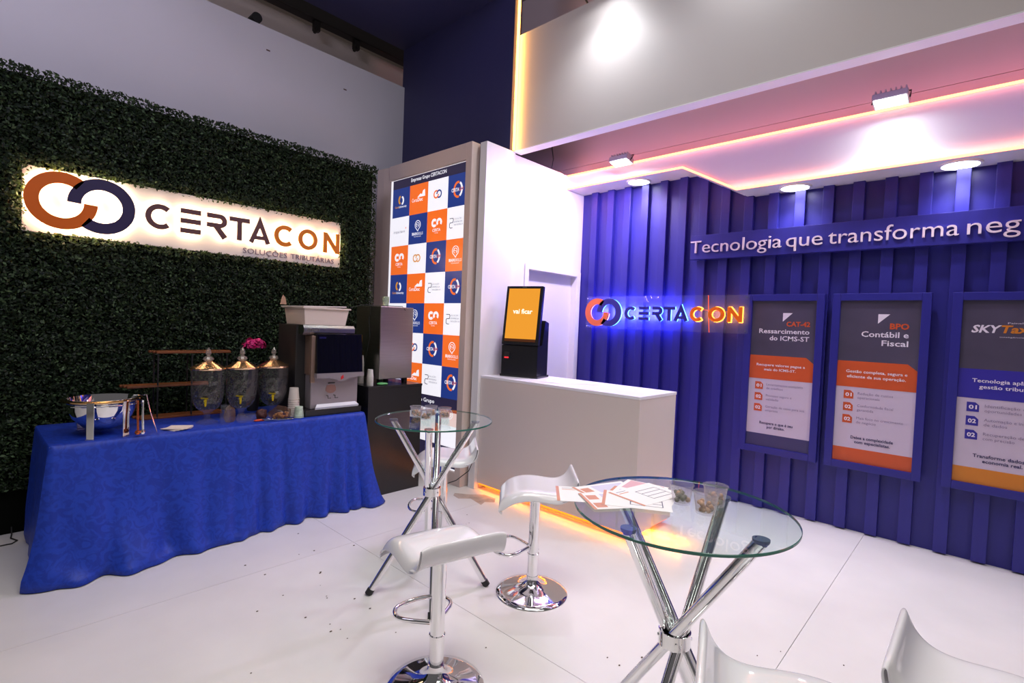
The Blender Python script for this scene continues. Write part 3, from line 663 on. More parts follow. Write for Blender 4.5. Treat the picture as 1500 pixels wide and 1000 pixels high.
# ================================================================== BUFFET TABLE WITH CLOTH
TX0, TX1, TY0, TY1, TZ = -4.42, -3.72, .34, 2.27, .738
tb = thing('buffet_table', 'long trestle table hidden under the royal blue cloth by the hedge', 'table', (-4.07, 1.3, 0))
obj('tabletop', box(B(), TX0, TX1, TY0, TY1, .705, TZ, .003), M_white, tb)
for x in (TX0+.06, TX1-.06):
    for y in (TY0+.12, TY1-.12): obj('leg', tube(B(), [(x, y, 0), (x, y, .705)], .014, 8), M_chrome, tb)
def cloth():
    bm = B(); hx = (TX1-TX0)/2; hy = (TY1-TY0)/2; ox = (TX0+TX1)/2; oy = (TY0+TY1)/2
    # perimeter with rounded corners
    per = []; rc = .02
    def side(p, q, n):
        for i in range(n): per.append((p[0]+(q[0]-p[0])*i/n, p[1]+(q[1]-p[1])*i/n))
    def corner(cx_, cy_, a0):
        for i in range(10): a = math.radians(a0+90*i/9); per.append((cx_+rc*math.cos(a), cy_+rc*math.sin(a)))
    side((TX1, TY0+rc), (TX1, TY1-rc), 120); corner(TX1-rc, TY1-rc, 0)
    side((TX1-rc, TY1), (TX0+rc, TY1), 44); corner(TX0+rc, TY1-rc, 90)
    side((TX0, TY1-rc), (TX0, TY0+rc), 60); corner(TX0+rc, TY0+rc, 180)
    side((TX0+rc, TY0), (TX1-rc, TY0), 44); corner(TX1-rc, TY0+rc, 270)
    n = len(per); NR = 26; rings = []
    for k in range(NR+1):
        ring = []
        for i, (x, y) in enumerate(per):
            a = Vector((per[(i+1) % n][0]-per[i-1][0], per[(i+1) % n][1]-per[i-1][1])).normalized(); nx, ny = a.y, -a.x
            v = k/NR; front = max(0, nx); 
            if k <= 1: off = .004*k; z = TZ+.004-.004*k
            else:
                z = (TZ+.0)*(1-(v-1/NR)/(1-1/NR))+.006
                s = y*1.0
                cor = math.exp(-((y-TY0)/.22)**2)+.75*math.exp(-((y-TY1)/.13)**2)
                fold = .62
                for y0_, w_, d_ in ((.60, .05, .35), (.86, .075, .85), (1.09, .05, .6), (1.27, .03, .3), (1.43, .035, .6), (1.60, .03, .45), (1.80, .05, .6), (1.98, .035, .5), (2.10, .025, .6), (2.19, .02, .45)):
                    fold -= d_*math.exp(-((y-y0_-.05*(v-.5)*math.sin(y0_*9))/w_)**2)
                if nx < .5: fold = .5+.5*math.sin(x*14+1)
                fold2 = .5+.5*math.sin(s*26+2*math.sin(s*5.3)); 
                big = .060+.085*fold+.012*fold2*(1-.3*v)
                off = .004+v*big+.012*cor*v*v+.022*v*math.sin((y-.34)*15-v*v*4.5)*math.exp(-((y-.62)/.30)**2) if nx > .5 else .004+v*(.03+.03*fold)
                if -.5 <= nx <= .5 and ny > 0: off = .004+v*.02
                if nx > .5:   # swag of the front hem
                    wv = math.sin((y-.4)*3.3+.3); off += v**4*(.035+.05*wv)
                if nx < -.5: off = .004+v*.03
                off += .008*noise.noise(Vector((x*7, y*7, z*5)))*v
                if v > .93: off += .02*math.sin(s*31)*(v-.93)/.07
            ring.append(bm.verts.new((x+nx*off, y+ny*off, max(z, .006+.0*i))))
        rings.append(ring)
    for a, b in zip(rings, rings[1:]): bridge(bm, a, b)
    bm.faces.new(rings[0])
    m = mat('blue_damask', rgb(28, 60, 176), .38); nt = m.node_tree; b_ = nt.nodes['Principled BSDF']
    tc = nt.nodes.new('ShaderNodeTexCoord'); v1 = nt.nodes.new('ShaderNodeTexNoise'); v1.inputs['Scale'].default_value = 16; v1.inputs['Detail'].default_value = 2; v1.inputs['Distortion'].default_value = 2.2
    nt.links.new(tc.outputs['Object'], v1.inputs[0]); r = nt.nodes.new('ShaderNodeValToRGB'); r.color_ramp.elements[0].position = .42; r.color_ramp.elements[1].position = .58
    r.color_ramp.elements[0].color = rgb(27, 55, 160); r.color_ramp.elements[1].color = rgb(32, 66, 180)
    nt.links.new(v1.outputs[0], r.inputs[0]); nt.links.new(r.outputs[0], b_.inputs['Base Color'])
    mr = nt.nodes.new('ShaderNodeMapRange'); mr.inputs[3].default_value = .46; mr.inputs[4].default_value = .62; b_.inputs['Specular IOR Level'].default_value = .35; nt.links.new(r.outputs[0], mr.inputs[0]); nt.links.new(mr.outputs[0], b_.inputs['Roughness'])
    o = obj('tablecloth', bm, m, smooth=True, sharp=60)
    sd = o.modifiers.new('thick', 'SOLIDIFY'); sd.thickness = .002; sd.offset = 1
    tag(based(o, (ox, oy, 0)), 'royal blue damask tablecloth draped to the floor over the buffet table', 'tablecloth')
cloth()
ZT_ = TZ+.0065
# chafing bowl
cf = thing('chafing_bowl', 'polished steel chafing bowl on a legged stand at the left end of the buffet', 'bowl', (-3.93, .60, ZT_))
c0 = (-3.93, .60, ZT_)
bm = B(); lathe(bm, [(0, .03), (.05, .032), (.10, .055), (.145, .105), (.168, .16), (.174, .215), (.183, .220), (.183, .224), (.170, .222), (.160, .16), (.13, .10), (.09, .06), (0, .045)], c0, 48); obj('bowl', bm, M_chrome, cf, smooth=True, sharp=50)
bm = B(); lathe(bm, [(.180, .205), (.196, .208), (.198, .216), (.182, .222), (.180, .205)], c0, 48); obj('rim', bm, mat('gold_rim', rgb(200, 160, 110), .15, 1), cf, smooth=True)
for a in (205, 335, 25, 155):
    an = math.radians(a); M = Matrix.Translation((c0[0]+math.cos(an)*.197, c0[1]+math.sin(an)*.197, c0[2])) @ Matrix.Rotation(an, 4, 'Z')
    bm = B(); box(bm, -.004, .004, -.018, .018, 0, .215, .002, 0, M); box(bm, -.012, .008, -.02, .02, 0, .006, .001, 0, M); obj('leg', bm, M_chrome, cf)
bm = B(); tube(bm, [(c0[0]+.19*math.cos(t_), c0[1]+.19*math.sin(t_), ZT_+.19) for t_ in [2*PI*i/32 for i in range(32)]], .004, 6, True); obj('stand_ring', bm, M_chrome, cf, smooth=True)
for dy, lab, col in ((.135, 'serving tongs with copper-brown handle hanging on the chafing bowl', M_orange), (.160, 'steel serving spoon hanging from the chafing bowl rim', M_chrome)):
    an = math.radians(0 if dy < .15 else 14); x = c0[0]+.205; y = c0[1]+dy
    bm = B(); tube(bm, [(x, y, ZT_+.205), (x+.006, y, ZT_+.12), (x+.008, y+.002, ZT_+.04)], [.006, .0055, .006], 8); box(bm, x-.024, x+.004, y-.004, y+.004, ZT_+.2, ZT_+.218)
    lathe(bm, [(0, -.014), (.012, -.01), (.016, 0), (.012, .012), (0, .016)], (x+.008, y, ZT_+.025), 12)
    tag(based(obj('serving_utensil', bm, mat('copper', rgb(190, 100, 60), .25, .8) if dy < .15 else M_chrome, smooth=True), (x, y, ZT_+.01)), lab, 'utensil')
bm = B(); tube(bm, [(c0[0]+.10, c0[1]+.20, ZT_+.235), (c0[0]+.13, c0[1]+.215, ZT_+.13), (c0[0]+.16, c0[1]+.245, ZT_+.005)], .0035, 6)
tube(bm, [(c0[0]+.02, c0[1]+.15, ZT_+.228), (c0[0]+.10, c0[1]+.20, ZT_+.235)], .0035, 6)
tag(based(obj('ladle_rest', bm, M_chrome), (c0[0]+.16, c0[1]+.245, ZT_)), 'thin bent steel rod leaning at the right of the chafing bowl', 'utensil')
# napkins
for i in range(4):
    bm = B(); M = Matrix.Translation((-3.84+.006*i, .965+.004*i, ZT_+.0035*i)) @ Matrix.Rotation(.35+.22*i, 4, 'Z')
    box(bm, -.065, .065, -.06, .06, 0, .0032, .001, 0, M)
    tag(based(obj('napkin', bm, mat('cream_napkin', rgb(232, 218, 205), .8)), (-3.84, .965, ZT_+.0035*i)), ('bottom', 'second lowest', 'second highest', 'top')[i]+' cream paper napkin of the small pile beside the chafing bowl', 'napkin', 'pile of napkins')
# stepped riser
rs = thing('display_riser', 'three-tier riser of slatted wood shelves on a black metal frame', 'stand', (-4.33, 1.1, ZT_))
for (y0, y1, z) in ((.92, 1.45, 1.222), (.755, 1.30, .985), (.83, 1.40, .760)):
    for k in range(3): obj('shelf_slat', box(B(), -4.39+.045*k, -4.35+.045*k, y0+.012*k, y1-.012*k+.0, z-.016, z, .004), M_wood, rs)
    bm = B(); box(bm, -4.385, -4.27, y0+.06, y0+.07, z-.024, z-.016); box(bm, -4.385, -4.27, y1-.10, y1-.09, z-.024, z-.016); obj('bracket', bm, M_blackm, rs)
bm = B()
for y in (.955, 1.165, 1.40):
    for x in (-4.38, -4.265): tube(bm, [(x, y, ZT_), (x, y, 1.20)], .006, 6)
obj('frame', bm, M_blackm, rs)
# beverage jars
def jar(x, y, lab, water=False):
    t = thing('drink_dispenser', lab, 'dispenser', (x, y, ZT_), 0, 'cut-glass drink dispensers on the buffet'); c = (x, y, ZT_)
    bm = B(); lathe(bm, [(0, .000), (.066, .000), (.068, .008), (.05, .018), (.022, .030), (.018, .055), (.024, .078), (.045, .090), (.070, .110), (.088, .145), (.097, .180), (.102, .225), (.103, .27), (.104, .30), (.104, .375)], c, 22, cut=(7, 12)); obj('bowl', bm, M_jar, t)
    if water:
        bm = B(); lathe(bm, [(0, .10), (.064, .112), (.088, .160), (.097, .215), (.098, .30), (0, .30)], c, 32); obj('water', bm, M_water, t, smooth=True)
    bm = B(); lathe(bm, [(.108, .372), (.110, .378), (.108, .384), (.07, .405), (.035, .425), (.02, .428), (0, .43)], c, 24); obj('lid', bm, M_gold, t, smooth=False)
    bm = B(); lathe(bm, [(0, .425), (.022, .43), (.034, .443), (.026, .458), (.012, .462), (.010, .468), (.018, .482), (.014, .505), (.003, .522), (0, .524)], c, 10); obj('knob', bm, glassy('crystal_knob', (.9, .85, .82, 1), 1, 1.9, base=.25, basecol=(.8, .74, .7, 1)), t)
    dx, dy = .78, -.62+.3; L = math.hypot(dx, dy); dx /= L; dy /= L
    bm = B(); tube(bm, [(x+dx*.085, y+dy*.085, ZT_+.172), (x+dx*.135, y+dy*.135, ZT_+.172)], .009, 10); tube(bm, [(x+dx*.125, y+dy*.125, ZT_+.182), (x+dx*.125, y+dy*.125, ZT_+.135)], [.009, .007], 10)
    tube(bm, [(x+dx*.125-.024, y+dy*.125-.02, ZT_+.188), (x+dx*.125+.012, y+dy*.125+.012, ZT_+.188)], .005, 8); obj('tap', bm, M_brass, t, smooth=True)
    return t
jar(-3.93, 1.172, 'cut-glass dispenser with gold lid, leftmost of the three, nearest the napkins')
jar(-3.93, 1.392, 'cut-glass dispenser with gold lid, middle one of the three')
jar(-3.95, 1.622, 'cut-glass dispenser holding clear water, nearest the coffee machine', True)
obj_ = obox('acrylic_block', -3.86, -3.80, 1.34, 1.45, ZT_, ZT_+.055, M_acry, None, .003); tag(based(obj_, (-3.83, 1.395, ZT_)), 'small clear acrylic block in front of the middle dispenser', 'holder')
# kraft bag, snack bag, tongs
def blob(name, c, s, m, lab, cat, seed=0, amp=.25, sub=3):
    bm = B(); bmesh.ops.create_icosphere(bm, subdivisions=sub, radius=1)
    for v in bm.verts:
        d = 1+amp*noise.noise(v.co*1.8+Vector((seed, seed, 0))); v.co = Vector((v.co.x*s[0]*d, v.co.y*s[1]*d, v.co.z*s[2]*d))
        v.co.z = max(v.co.z, -s[2]*.75)
    bm.transform(Matrix.Translation((c[0], c[1], c[2]+s[2]*.75))); o = obj(name, bm, m, smooth=True, sharp=60)
    if lab: tag(based(o, c), lab, cat)
    return o
t = thing('snack_bag', 'open clear bag of beige snacks in front of the water dispenser', 'bag', (-3.80, 1.62, ZT_))
bm = B(); bmesh.ops.create_icosphere(bm, subdivisions=3, radius=1)
for v in bm.verts: d = 1+.3*noise.noise(v.co*2.2); v.co = Vector((v.co.x*.055*d, v.co.y*.075*d, max(v.co.z, -.7)*.055*d))
bm.transform(Matrix.Translation((-3.80, 1.62, ZT_+.042))); obj('bag', bm, glassy('bag_film', (.85, .78, .7, 1), .8, 1.4, bump=.8, bscale=30, base=.2, basecol=rgb(150, 115, 95)), t, smooth=True, sharp=80)
bm = B()
for i in range(26):
    p = Vector((-3.80+random.uniform(-.025, .025), 1.62+random.uniform(-.05, .05), ZT_+.012+random.uniform(0, .035))); r = bmesh.ops.create_icosphere(bm, subdivisions=1, radius=random.uniform(.009, .015), matrix=Matrix.Translation(p))
stuff(obj('snacks', bm, mat('beige_snack', rgb(196, 150, 105), .6, var=.3, vscale=30), t, smooth=True))
bm = B(); tube(bm, [(-3.80, 1.48, ZT_+.016), (-3.755, 1.54, ZT_+.012), (-3.740, 1.60, ZT_+.010), (-3.735, 1.70, ZT_+.008)], [.004, .006, .006, .004], 8); tube(bm, [(-3.79, 1.50, ZT_+.005), (-3.742, 1.58, ZT_+.006), (-3.732, 1.68, ZT_+.005)], .005, 8)
tag(based(obj('tongs', bm, M_chrome, smooth=True), (-3.77, 1.6, ZT_)), 'steel tongs lying at the table edge by the snack bag', 'tongs')
blob('bag_clip', (-3.80, 1.47, ZT_), (.012, .035, .009), mat('red_orange', rgb(225, 80, 35), .4), 'small red-orange clip beside the acrylic block', 'clip')
blob('crumpled_napkin', (-3.86, 1.507, ZT_), (.03, .035, .045), mat('maroon', rgb(70, 32, 26), .7), 'crumpled maroon napkin between the middle and right dispensers', 'napkin', 3, .5)
bm = B(); lathe(bm, [(0, 0), (.030, 0), (.034, .06), (.028, .10), (.031, .135)], (-3.83, 1.255, ZT_), 24)
tag(based(obj('glass_carafe', bm, M_jar, smooth=True), (-3.83, 1.255, ZT_)), 'small clear glass carafe between the left and middle dispensers', 'carafe')
blob('bread_bag', (-3.88, 1.300, ZT_), (.022, .036, .065), glassy('bread_film', (.9, .85, .8, 1), .8, 1.4, bump=.8, bscale=30, base=.3, basecol=rgb(190, 150, 115)), 'small translucent bag of bread behind the glass carafe', 'bag', 5, .3)
# flowers
t = thing('flower_vase', 'dark vase with magenta peonies behind the dispensers', 'flowers', (-4.28, 1.60, ZT_))
bm = B(); lathe(bm, [(0, 0), (.04, 0), (.05, .10), (.035, .28), (.03, .34), (.034, .36)], (-4.28, 1.60, ZT_), 24); obj('vase', bm, M_blackm, t, smooth=True)
bm = B()
for i in range(190):
    th = random.uniform(0, 2*PI); ph = random.uniform(-.35, 1.0); r = .048*random.uniform(.6, 1.05); hx_ = random.choice((-.03, 0, .032))
    c = Vector((-4.28+math.cos(th)*math.cos(ph)*r, 1.605+hx_+math.sin(th)*math.cos(ph)*r, 1.268+math.sin(ph)*r*1.05)); M = Matrix.Translation(c) @ Matrix.Rotation(th, 4, 'Z') @ Matrix.Rotation(random.uniform(.1, 1.4), 4, 'Y')
    s = random.uniform(.014, .022); vs = [bm.verts.new(M @ Vector(p)) for p in ((-s, 0, 0), (-s*.3, s*.8, s*.3), (s, s*.4, s*.1), (s*1.1, -s*.4, s*.15), (-s*.3, -s*.8, s*.25))]; bm.faces.new(vs)
stuff(obj('petals', bm, mat('magenta_petal', rgb(206, 24, 120), .6, var=.35, vscale=30), t))
# coffee station: black cabinet, steel drawer, machine
cm = thing('coffee_machine', 'bean-to-cup coffee machine with slanted black glass door and silver body', 'coffee machine', (-3.95, 2.03, ZT_))
obj('base', box(B(), -4.10, -3.762, 1.79, 2.262, ZT_, ZT_+.05, .004), M_black, cm)
obj('rear_cabinet', box(B(), -4.22, -3.90, 1.765, 2.20, ZT_, 1.445, .006), M_blackm, cm)
M_sil = mat('silver_plastic', rgb(158, 150, 154), .32, .45); M_sil2 = mat('bronze_silver', rgb(150, 126, 112), .3, .6)
obj('lower_body', box(B(), -3.90, -3.80, 1.845, 2.245, ZT_+.05, 1.06, .008), M_sil, cm)
obj('upper_body', box(B(), -3.90, -3.81, 1.835, 2.24, 1.06, 1.365, .008), M_sil2, cm)
obj('side_strip', box(B(), -3.81, -3.785, 1.835, 1.87, 1.0, 1.365, .006), M_sil2, cm)
bm = B(); DM = Matrix.Translation((-3.80, 0, 1.065)) @ Matrix.Rotation(math.radians(-4), 4, 'Y'); box(bm, 0, .045, 1.868, 2.262, 0, .315, .006, 0, DM); obj('glass_door', bm, mat('black_glass', (.004, .004, .006, 1), .05, coat=.3), cm)
bm = B(); box(bm, -.004, .044, 1.860, 2.268, -.004, .322, .004, 0, DM); 
CFm = frame((-3.74, 0, 0), (0, 1, 0), (0, 0, 1))
bm = B(); prism(bm, [(1.862, 1.075), (1.862, 1.04), (1.98, 1.035), (2.03, 1.020), (2.065, 1.008), (2.10, 1.015), (2.14, 1.033), (2.265, 1.045), (2.265, 1.075)], -.055, 0, CFm); obj('chin', bm, M_sil, cm)
bm = B(); prism(bm, [(2.062, 1.02), (2.085, 1.035), (2.08, 1.06), (2.06, 1.045)], 0, .002, CFm); obj('red_mark', bm, mat('red_print', rgb(200, 30, 40), .4), cm)
bm = B(); box(bm, .0455, .0475, 1.89, 1.945, .275, .290, 0, 0, DM); obj('badge', bm, M_chrome, cm)
CF2 = frame((-3.8, 0, 0), (0, 1, 0), (0, 0, 1))
bm = B(); ribbon(bm, arc(2.01, .945, .035, 0, 350, 22, .026), .018, 0, .001, CF2); prism(bm, [(1.965, .93), (2.055, .93), (2.045, .975), (1.975, .975)], 0, .0008, CF2); obj('cup_mark', bm, mat('brown_print', rgb(150, 112, 104), .4), cm)
bm = B()
for y in (1.975, 2.035): tube(bm, [(-3.80, y, .895), (-3.775, y, .895), (-3.775, y, .875), (-3.775, y+.025, .875)], .003, 6)
tube(bm, [(-3.797, 1.985, .992), (-3.797, 2.04, .992)], .004, 6); obj('nozzle', bm, M_blackm, cm)
bm = B(); prism(bm, [(1.865, 0), (2.235, 0), (2.225, .05), (1.90, .05)], 0, .018, frame((-3.765, 0, ZT_+.05), (0, 1, 0), (-.9, 0, .4))); obj('drip_tray', bm, mat('tray_white', (.78, .80, .80, 1), .3), cm)
dw = thing('steel_drawer', 'shiny stainless coffee-grounds drawer on top of the coffee machine', 'drawer', (-3.98, 1.985, 1.446))
# drawer sits in front over the machine
DWZ = 1.370
bm = B(); prism(bm, [(-.115, .0), (.095, .0), (.115, .02), (.115, .055), (.10, .075), (-.115, .075)], 1.775, 2.20, Matrix(((1, 0, 0, -3.905), (0, 0, 1, 0), (0, 1, 0, DWZ), (0, 0, 0, 1))))
dw.location = (-3.9, 1.985, DWZ); WM[dw.name] = Matrix.Translation(dw.location)
cab_fix = True
bmesh.ops.bevel(bm, geom=bm.edges[:], offset=.003, segments=2, affect='EDGES'); obj('drawer_body', bm, mat('polished_steel', (.70, .68, .66, 1), .2, 1), dw)
bm = B(); 
for k in range(6): box(bm, -3.7895, -3.7885, 1.80+.017*k, 1.812+.017*k, DWZ+.028, DWZ+.046)
obj('embossing', bm, mat('dark_emboss', (.10, .09, .09, 1), .4), dw)
# plastic tub with lid ajar
tb2 = thing('plastic_tub', 'milky plastic food tub with loose lid on top of the coffee machine', 'tub', (-3.98, 1.95, 1.447))
bm = B(); z0 = 1.4475
o0 = [(-4.15, 1.80), (-3.83, 1.80), (-3.83, 2.135), (-4.15, 2.135)]; o1 = [(-4.165, 1.785), (-3.815, 1.785), (-3.815, 2.155), (-4.165, 2.155)]
bm = B(); r0 = [bm.verts.new((x, y, z0)) for x, y in o0]; r1 = [bm.verts.new((x, y, z0+.125)) for x, y in o1]; r2_ = [bm.verts.new((x*1.0+(.012 if x > -4 else -.012), y+(.012 if y > 2 else -.012), z0+.125)) for x, y in o1]; r3 = [bm.verts.new((v.co.x, v.co.y, z0+.137)) for v in r2_]
r4 = [bm.verts.new((x, y, z0+.137)) for x, y in o1]; r5 = [bm.verts.new((x+(-.004 if x > -4 else .004), y+(-.004 if y > 2 else .004), z0+.004)) for x, y in o0]
bm.faces.new(r0[::-1]); bridge(bm, r0, r1); bridge(bm, r1, r2_); bridge(bm, r2_, r3); bridge(bm, r3, r4); bridge(bm, r4, r5); bm.faces.new(r5)
obj('tub', bm, M_tub, tb2)
bm = B(); box(bm, -.19, .17, -.19, .175, 0, .009, .003, 0, Matrix.Translation((-3.985, 1.955, z0+.139)) @ Matrix.Rotation(math.radians(2), 4, 'X') @ Matrix.Rotation(.06, 4, 'Z')); obj('lid', bm, mat('lid_white', rgb(232, 222, 214), .35), tb2)
bm = B(); prism(bm, [(0, 0), (.06, 0), (.045, .055), (.025, .075), (.012, .05)], 0, .002, frame((-4.05, 1.70, z0+.150), (-.3, 1, 0), (0, 0, 1)))
fl_ = obj('tub_flap', bm, mat('kraft', rgb(170, 135, 105), .6), tb2)
# cups beside machine
def cupstack(x, y, z, n, lab, r=.036, m=None, dz=.010, h=.085, grp=None, flip=True):
    t = thing('cup_stack', lab, 'cups', (x, y, z)); mm = m or mat('paper_cup', rgb(214, 205, 196), .55)
    for i in range(n):
        bm = B(); zb = z+dz*i
        pr = [(r, 0), (r*1.06, .002), (r*1.04, .006), (r*.98, .006), (r*.80, h), (0, h)] if flip else [(0, 0), (r*.78, 0), (r*.97, h-.005), (r*1.05, h-.004), (r*1.05, h), (r*.94, h), (r*.75, .006), (0, .006)]
        lathe(bm, pr, (x, y, zb), 20); obj('cup', bm, mm, t, smooth=True, sharp=50)
    return t
M_gcup = mat('green_white_cup', rgb(188, 206, 182), .5, var=.35, vscale=26)
cupstack(-3.865, 1.745, ZT_, 9, 'tall stack of upturned beige paper cups left of the coffee machine', .040, None, .016, .09)
cupstack(-3.788, 1.752, ZT_, 2, 'short green-and-white cup beside the coffee machine base', .034, M_gcup, .012, .072)

# black cabinet and steel water box
ZC = .945
bc = thing('black_cabinet', 'low matt black cabinet between the buffet and the lightbox', 'cabinet', (-4.08, 2.6, 0))
obj('body', box(B(), -4.4, -3.76, 2.325, 2.874, 0, ZC-.02, .003), M_black, bc)
obj('top', box(B(), -4.4, -3.757, 2.322, 2.877, ZC-.02, ZC, .002), M_black, bc)
st = thing('water_cooler_box', 'brushed steel cold-water box on the black cabinet', 'cooler', (-4.07, 2.66, ZC))
obj('body', box(B(), -4.27, -3.87, 2.49, 2.835, ZC+.042, 1.627, .006), M_steel, st)
for x in (-4.22, -3.92):
    for y in (2.53, 2.79): obj('foot', box(B(), x-.02, x+.02, y-.018, y+.018, ZC, ZC+.043, .003), M_blackm, st)
cupstack(-4.0, 2.62, 1.628, 5, 'small stack of pale green cups on top of the steel water box', .030, M_gcup, .010, .05, flip=False)
cupstack(-3.84, 2.385, ZC, 7, 'white paper cup stack on the black cabinet by the steel box', .028, mat('paper_white_cup', rgb(205, 205, 196), .5), .012, .065)
cupstack(-4.02, 2.40, ZC, 16, 'taller pale cup stack behind, between coffee machine and steel box', .028, mat('paper_white_cup2', rgb(176, 172, 166), .5), .012, .065)
blob('green_wrapper', (-3.83, 2.50, ZC), (.04, .05, .012), mat('green_wrap', rgb(96, 178, 104), .4), 'crumpled green wrapper at the foot of the steel box', 'wrapper', 2)
bm = B(); tube(bm, [(-4.05, 2.30, 1.60), (-4.03, 2.40, 1.632), (-3.93, 2.60, 1.634), (-3.885, 2.72, 1.635), (-3.862, 2.74, 1.60)], .003, 6); tube(bm, [(-4.02, 2.484, 1.632), (-4.04, 2.480, 1.50), (-4.02, 2.482, 1.35), (-4.10, 2.484, 1.1)], .003, 6)
tag(based(obj('cable', bm, M_rubber), (-3.95, 2.6, 1.1)), 'thin black cable looped over the steel water box', 'cable')

# ================================================================== BISTRO TABLES
def bistro(x, y, R, ztop, hub, feet, rf, lab, grp='round glass bistro tables'):
    t = thing('bistro_table', lab, 'table', (x, y, 0), 0, grp)
    bm = B(); lathe(bm, [(0, ztop-.009), (R-.0015, ztop-.009), (R, ztop-.0075), (R, ztop-.0015), (R-.0015, ztop), (0, ztop)], (x, y, 0), 96)
    for f in bm.faces:
        c = f.calc_center_median()
        if math.hypot(c.x-x, c.y-y) > R-.003: f.material_index = 1
    obj('glass_top', bm, [M_glass, M_gedge], t)
    k = (ztop-.016-hub)/hub
    for i, a in enumerate(feet):
        an = math.radians(a); fx, fy = math.cos(an)*rf, math.sin(an)*rf; sx, sy = -math.sin(an)*.022, math.cos(an)*.022
        p0 = Vector((x+fx+sx, y+fy+sy, .012)); p1 = Vector((x-fx*k+sx, y-fy*k+sy, ztop-.018))
        lg = obj('leg', tube(B(), [p0, p1], .0185, 20), M_chrome, t, smooth=True)
        d = (p1-p0).normalized(); bm = B(); tube(bm, [p0-d*.010, p0+d*.022], .0205, 16)
        obj('rubber_foot', bm, M_rubber, lg, smooth=True)
        bm = B(); lathe(bm, [(0, -.006), (.020, -.006), (.023, 0), (.023, .006), (0, .006)], (p1.x, p1.y, ztop-.0155), 20); obj('glass_pad', bm, mat('pad_grey', (.12, .14, .22, 1), .2), lg, smooth=True)
    bm = B(); lathe(bm, [(.046, -.022), (.049, -.022), (.049, .022), (.046, .022), (.046, -.022)], (x, y, hub), 28)
    for i in range(4):
        an = math.radians(feet[0]+35+90*i); tube(bm, [(x+math.cos(an)*.048, y+math.sin(an)*.048, hub), (x+math.cos(an)*.052, y+math.sin(an)*.052, hub)], .005, 8)
    obj('clamp_ring', bm, M_chrome, t, smooth=True)
    return t
bistro(-.672, 1.525, .329, .96, .553, [176, 266, -4, 86], .352, 'round glass bistro table at the front right, with leaflets and snack cups')
bistro(-2.262, 1.825, .325, .96, .552, [238, 321, 46, 140], .325, 'smaller-looking round glass bistro table farther back, by the buffet end')

# snack cups
def cup(x, y, z, lab, grp, green=.4, r=.034, h=.058):
    t = thing('snack_cup', lab, 'cup', (x, y, z), 0, grp)
    bm = B(); lathe(bm, [(0, .002), (r*.74, 0), (r*.76, .004), (r*.98, h-.004), (r*1.06, h-.003), (r*1.06, h), (r*.95, h), (r*.73, .006), (0, .006)], (x, y, z), 28); obj('cup_wall', bm, M_cup, t, smooth=True, sharp=50)
    bm = B(); bm2 = B()
    for i in range(22):
        a = random.uniform(0, 2*PI); q = math.sqrt(random.random())*r*.58; lv = i//8
        M = Matrix.Translation((x+math.cos(a)*q, y+math.sin(a)*q, z+.013+lv*.009)); 
        bmesh.ops.create_icosphere(bm2 if random.random() < green else bm, subdivisions=2, radius=random.uniform(.0065, .0085), matrix=M)
    if len(bm.verts): stuff(obj('nuts', bm, mat('tan_nut', rgb(176, 134, 86), .6, var=.3, vscale=60), t, smooth=True))
    else: bm.free()
    if len(bm2.verts): stuff(obj('olives', bm2, mat('green_bean', rgb(92, 92, 52), .5, var=.35, vscale=60), t, smooth=True))
    else: bm2.free()
ZG = .9602
G1 = 'snack cups on the front table'; G2 = 'snack cups on the back table'
cup(-.690, 1.565, ZG, 'clear cup of green and tan snacks next to the leaflets on the front table', G1, .7, .036, .062)
cup(-.600, 1.535, ZG, 'clear cup full of tan nuts nearest the camera on the front table', G1, .1, .037, .064)
cup(-.608, 1.628, ZG, 'clear cup behind the nut cup on the front table', G1, .3, .037, .064)
cup(-2.375, 1.785, ZG, 'clear snack cup at the left of the group on the back table', G2, .4, .038, .06)
cup(-2.275, 1.775, ZG, 'clear snack cup nearest the camera on the back table', G2, .5, .036, .06)
cup(-2.250, 1.885, ZG, 'clear snack cup at the right of the group on the back table', G2, .3, .038, .06)
cup(-2.345, 1.865, ZG, 'clear snack cup at the back, behind the nearest one', G2, .1, .036, .06)

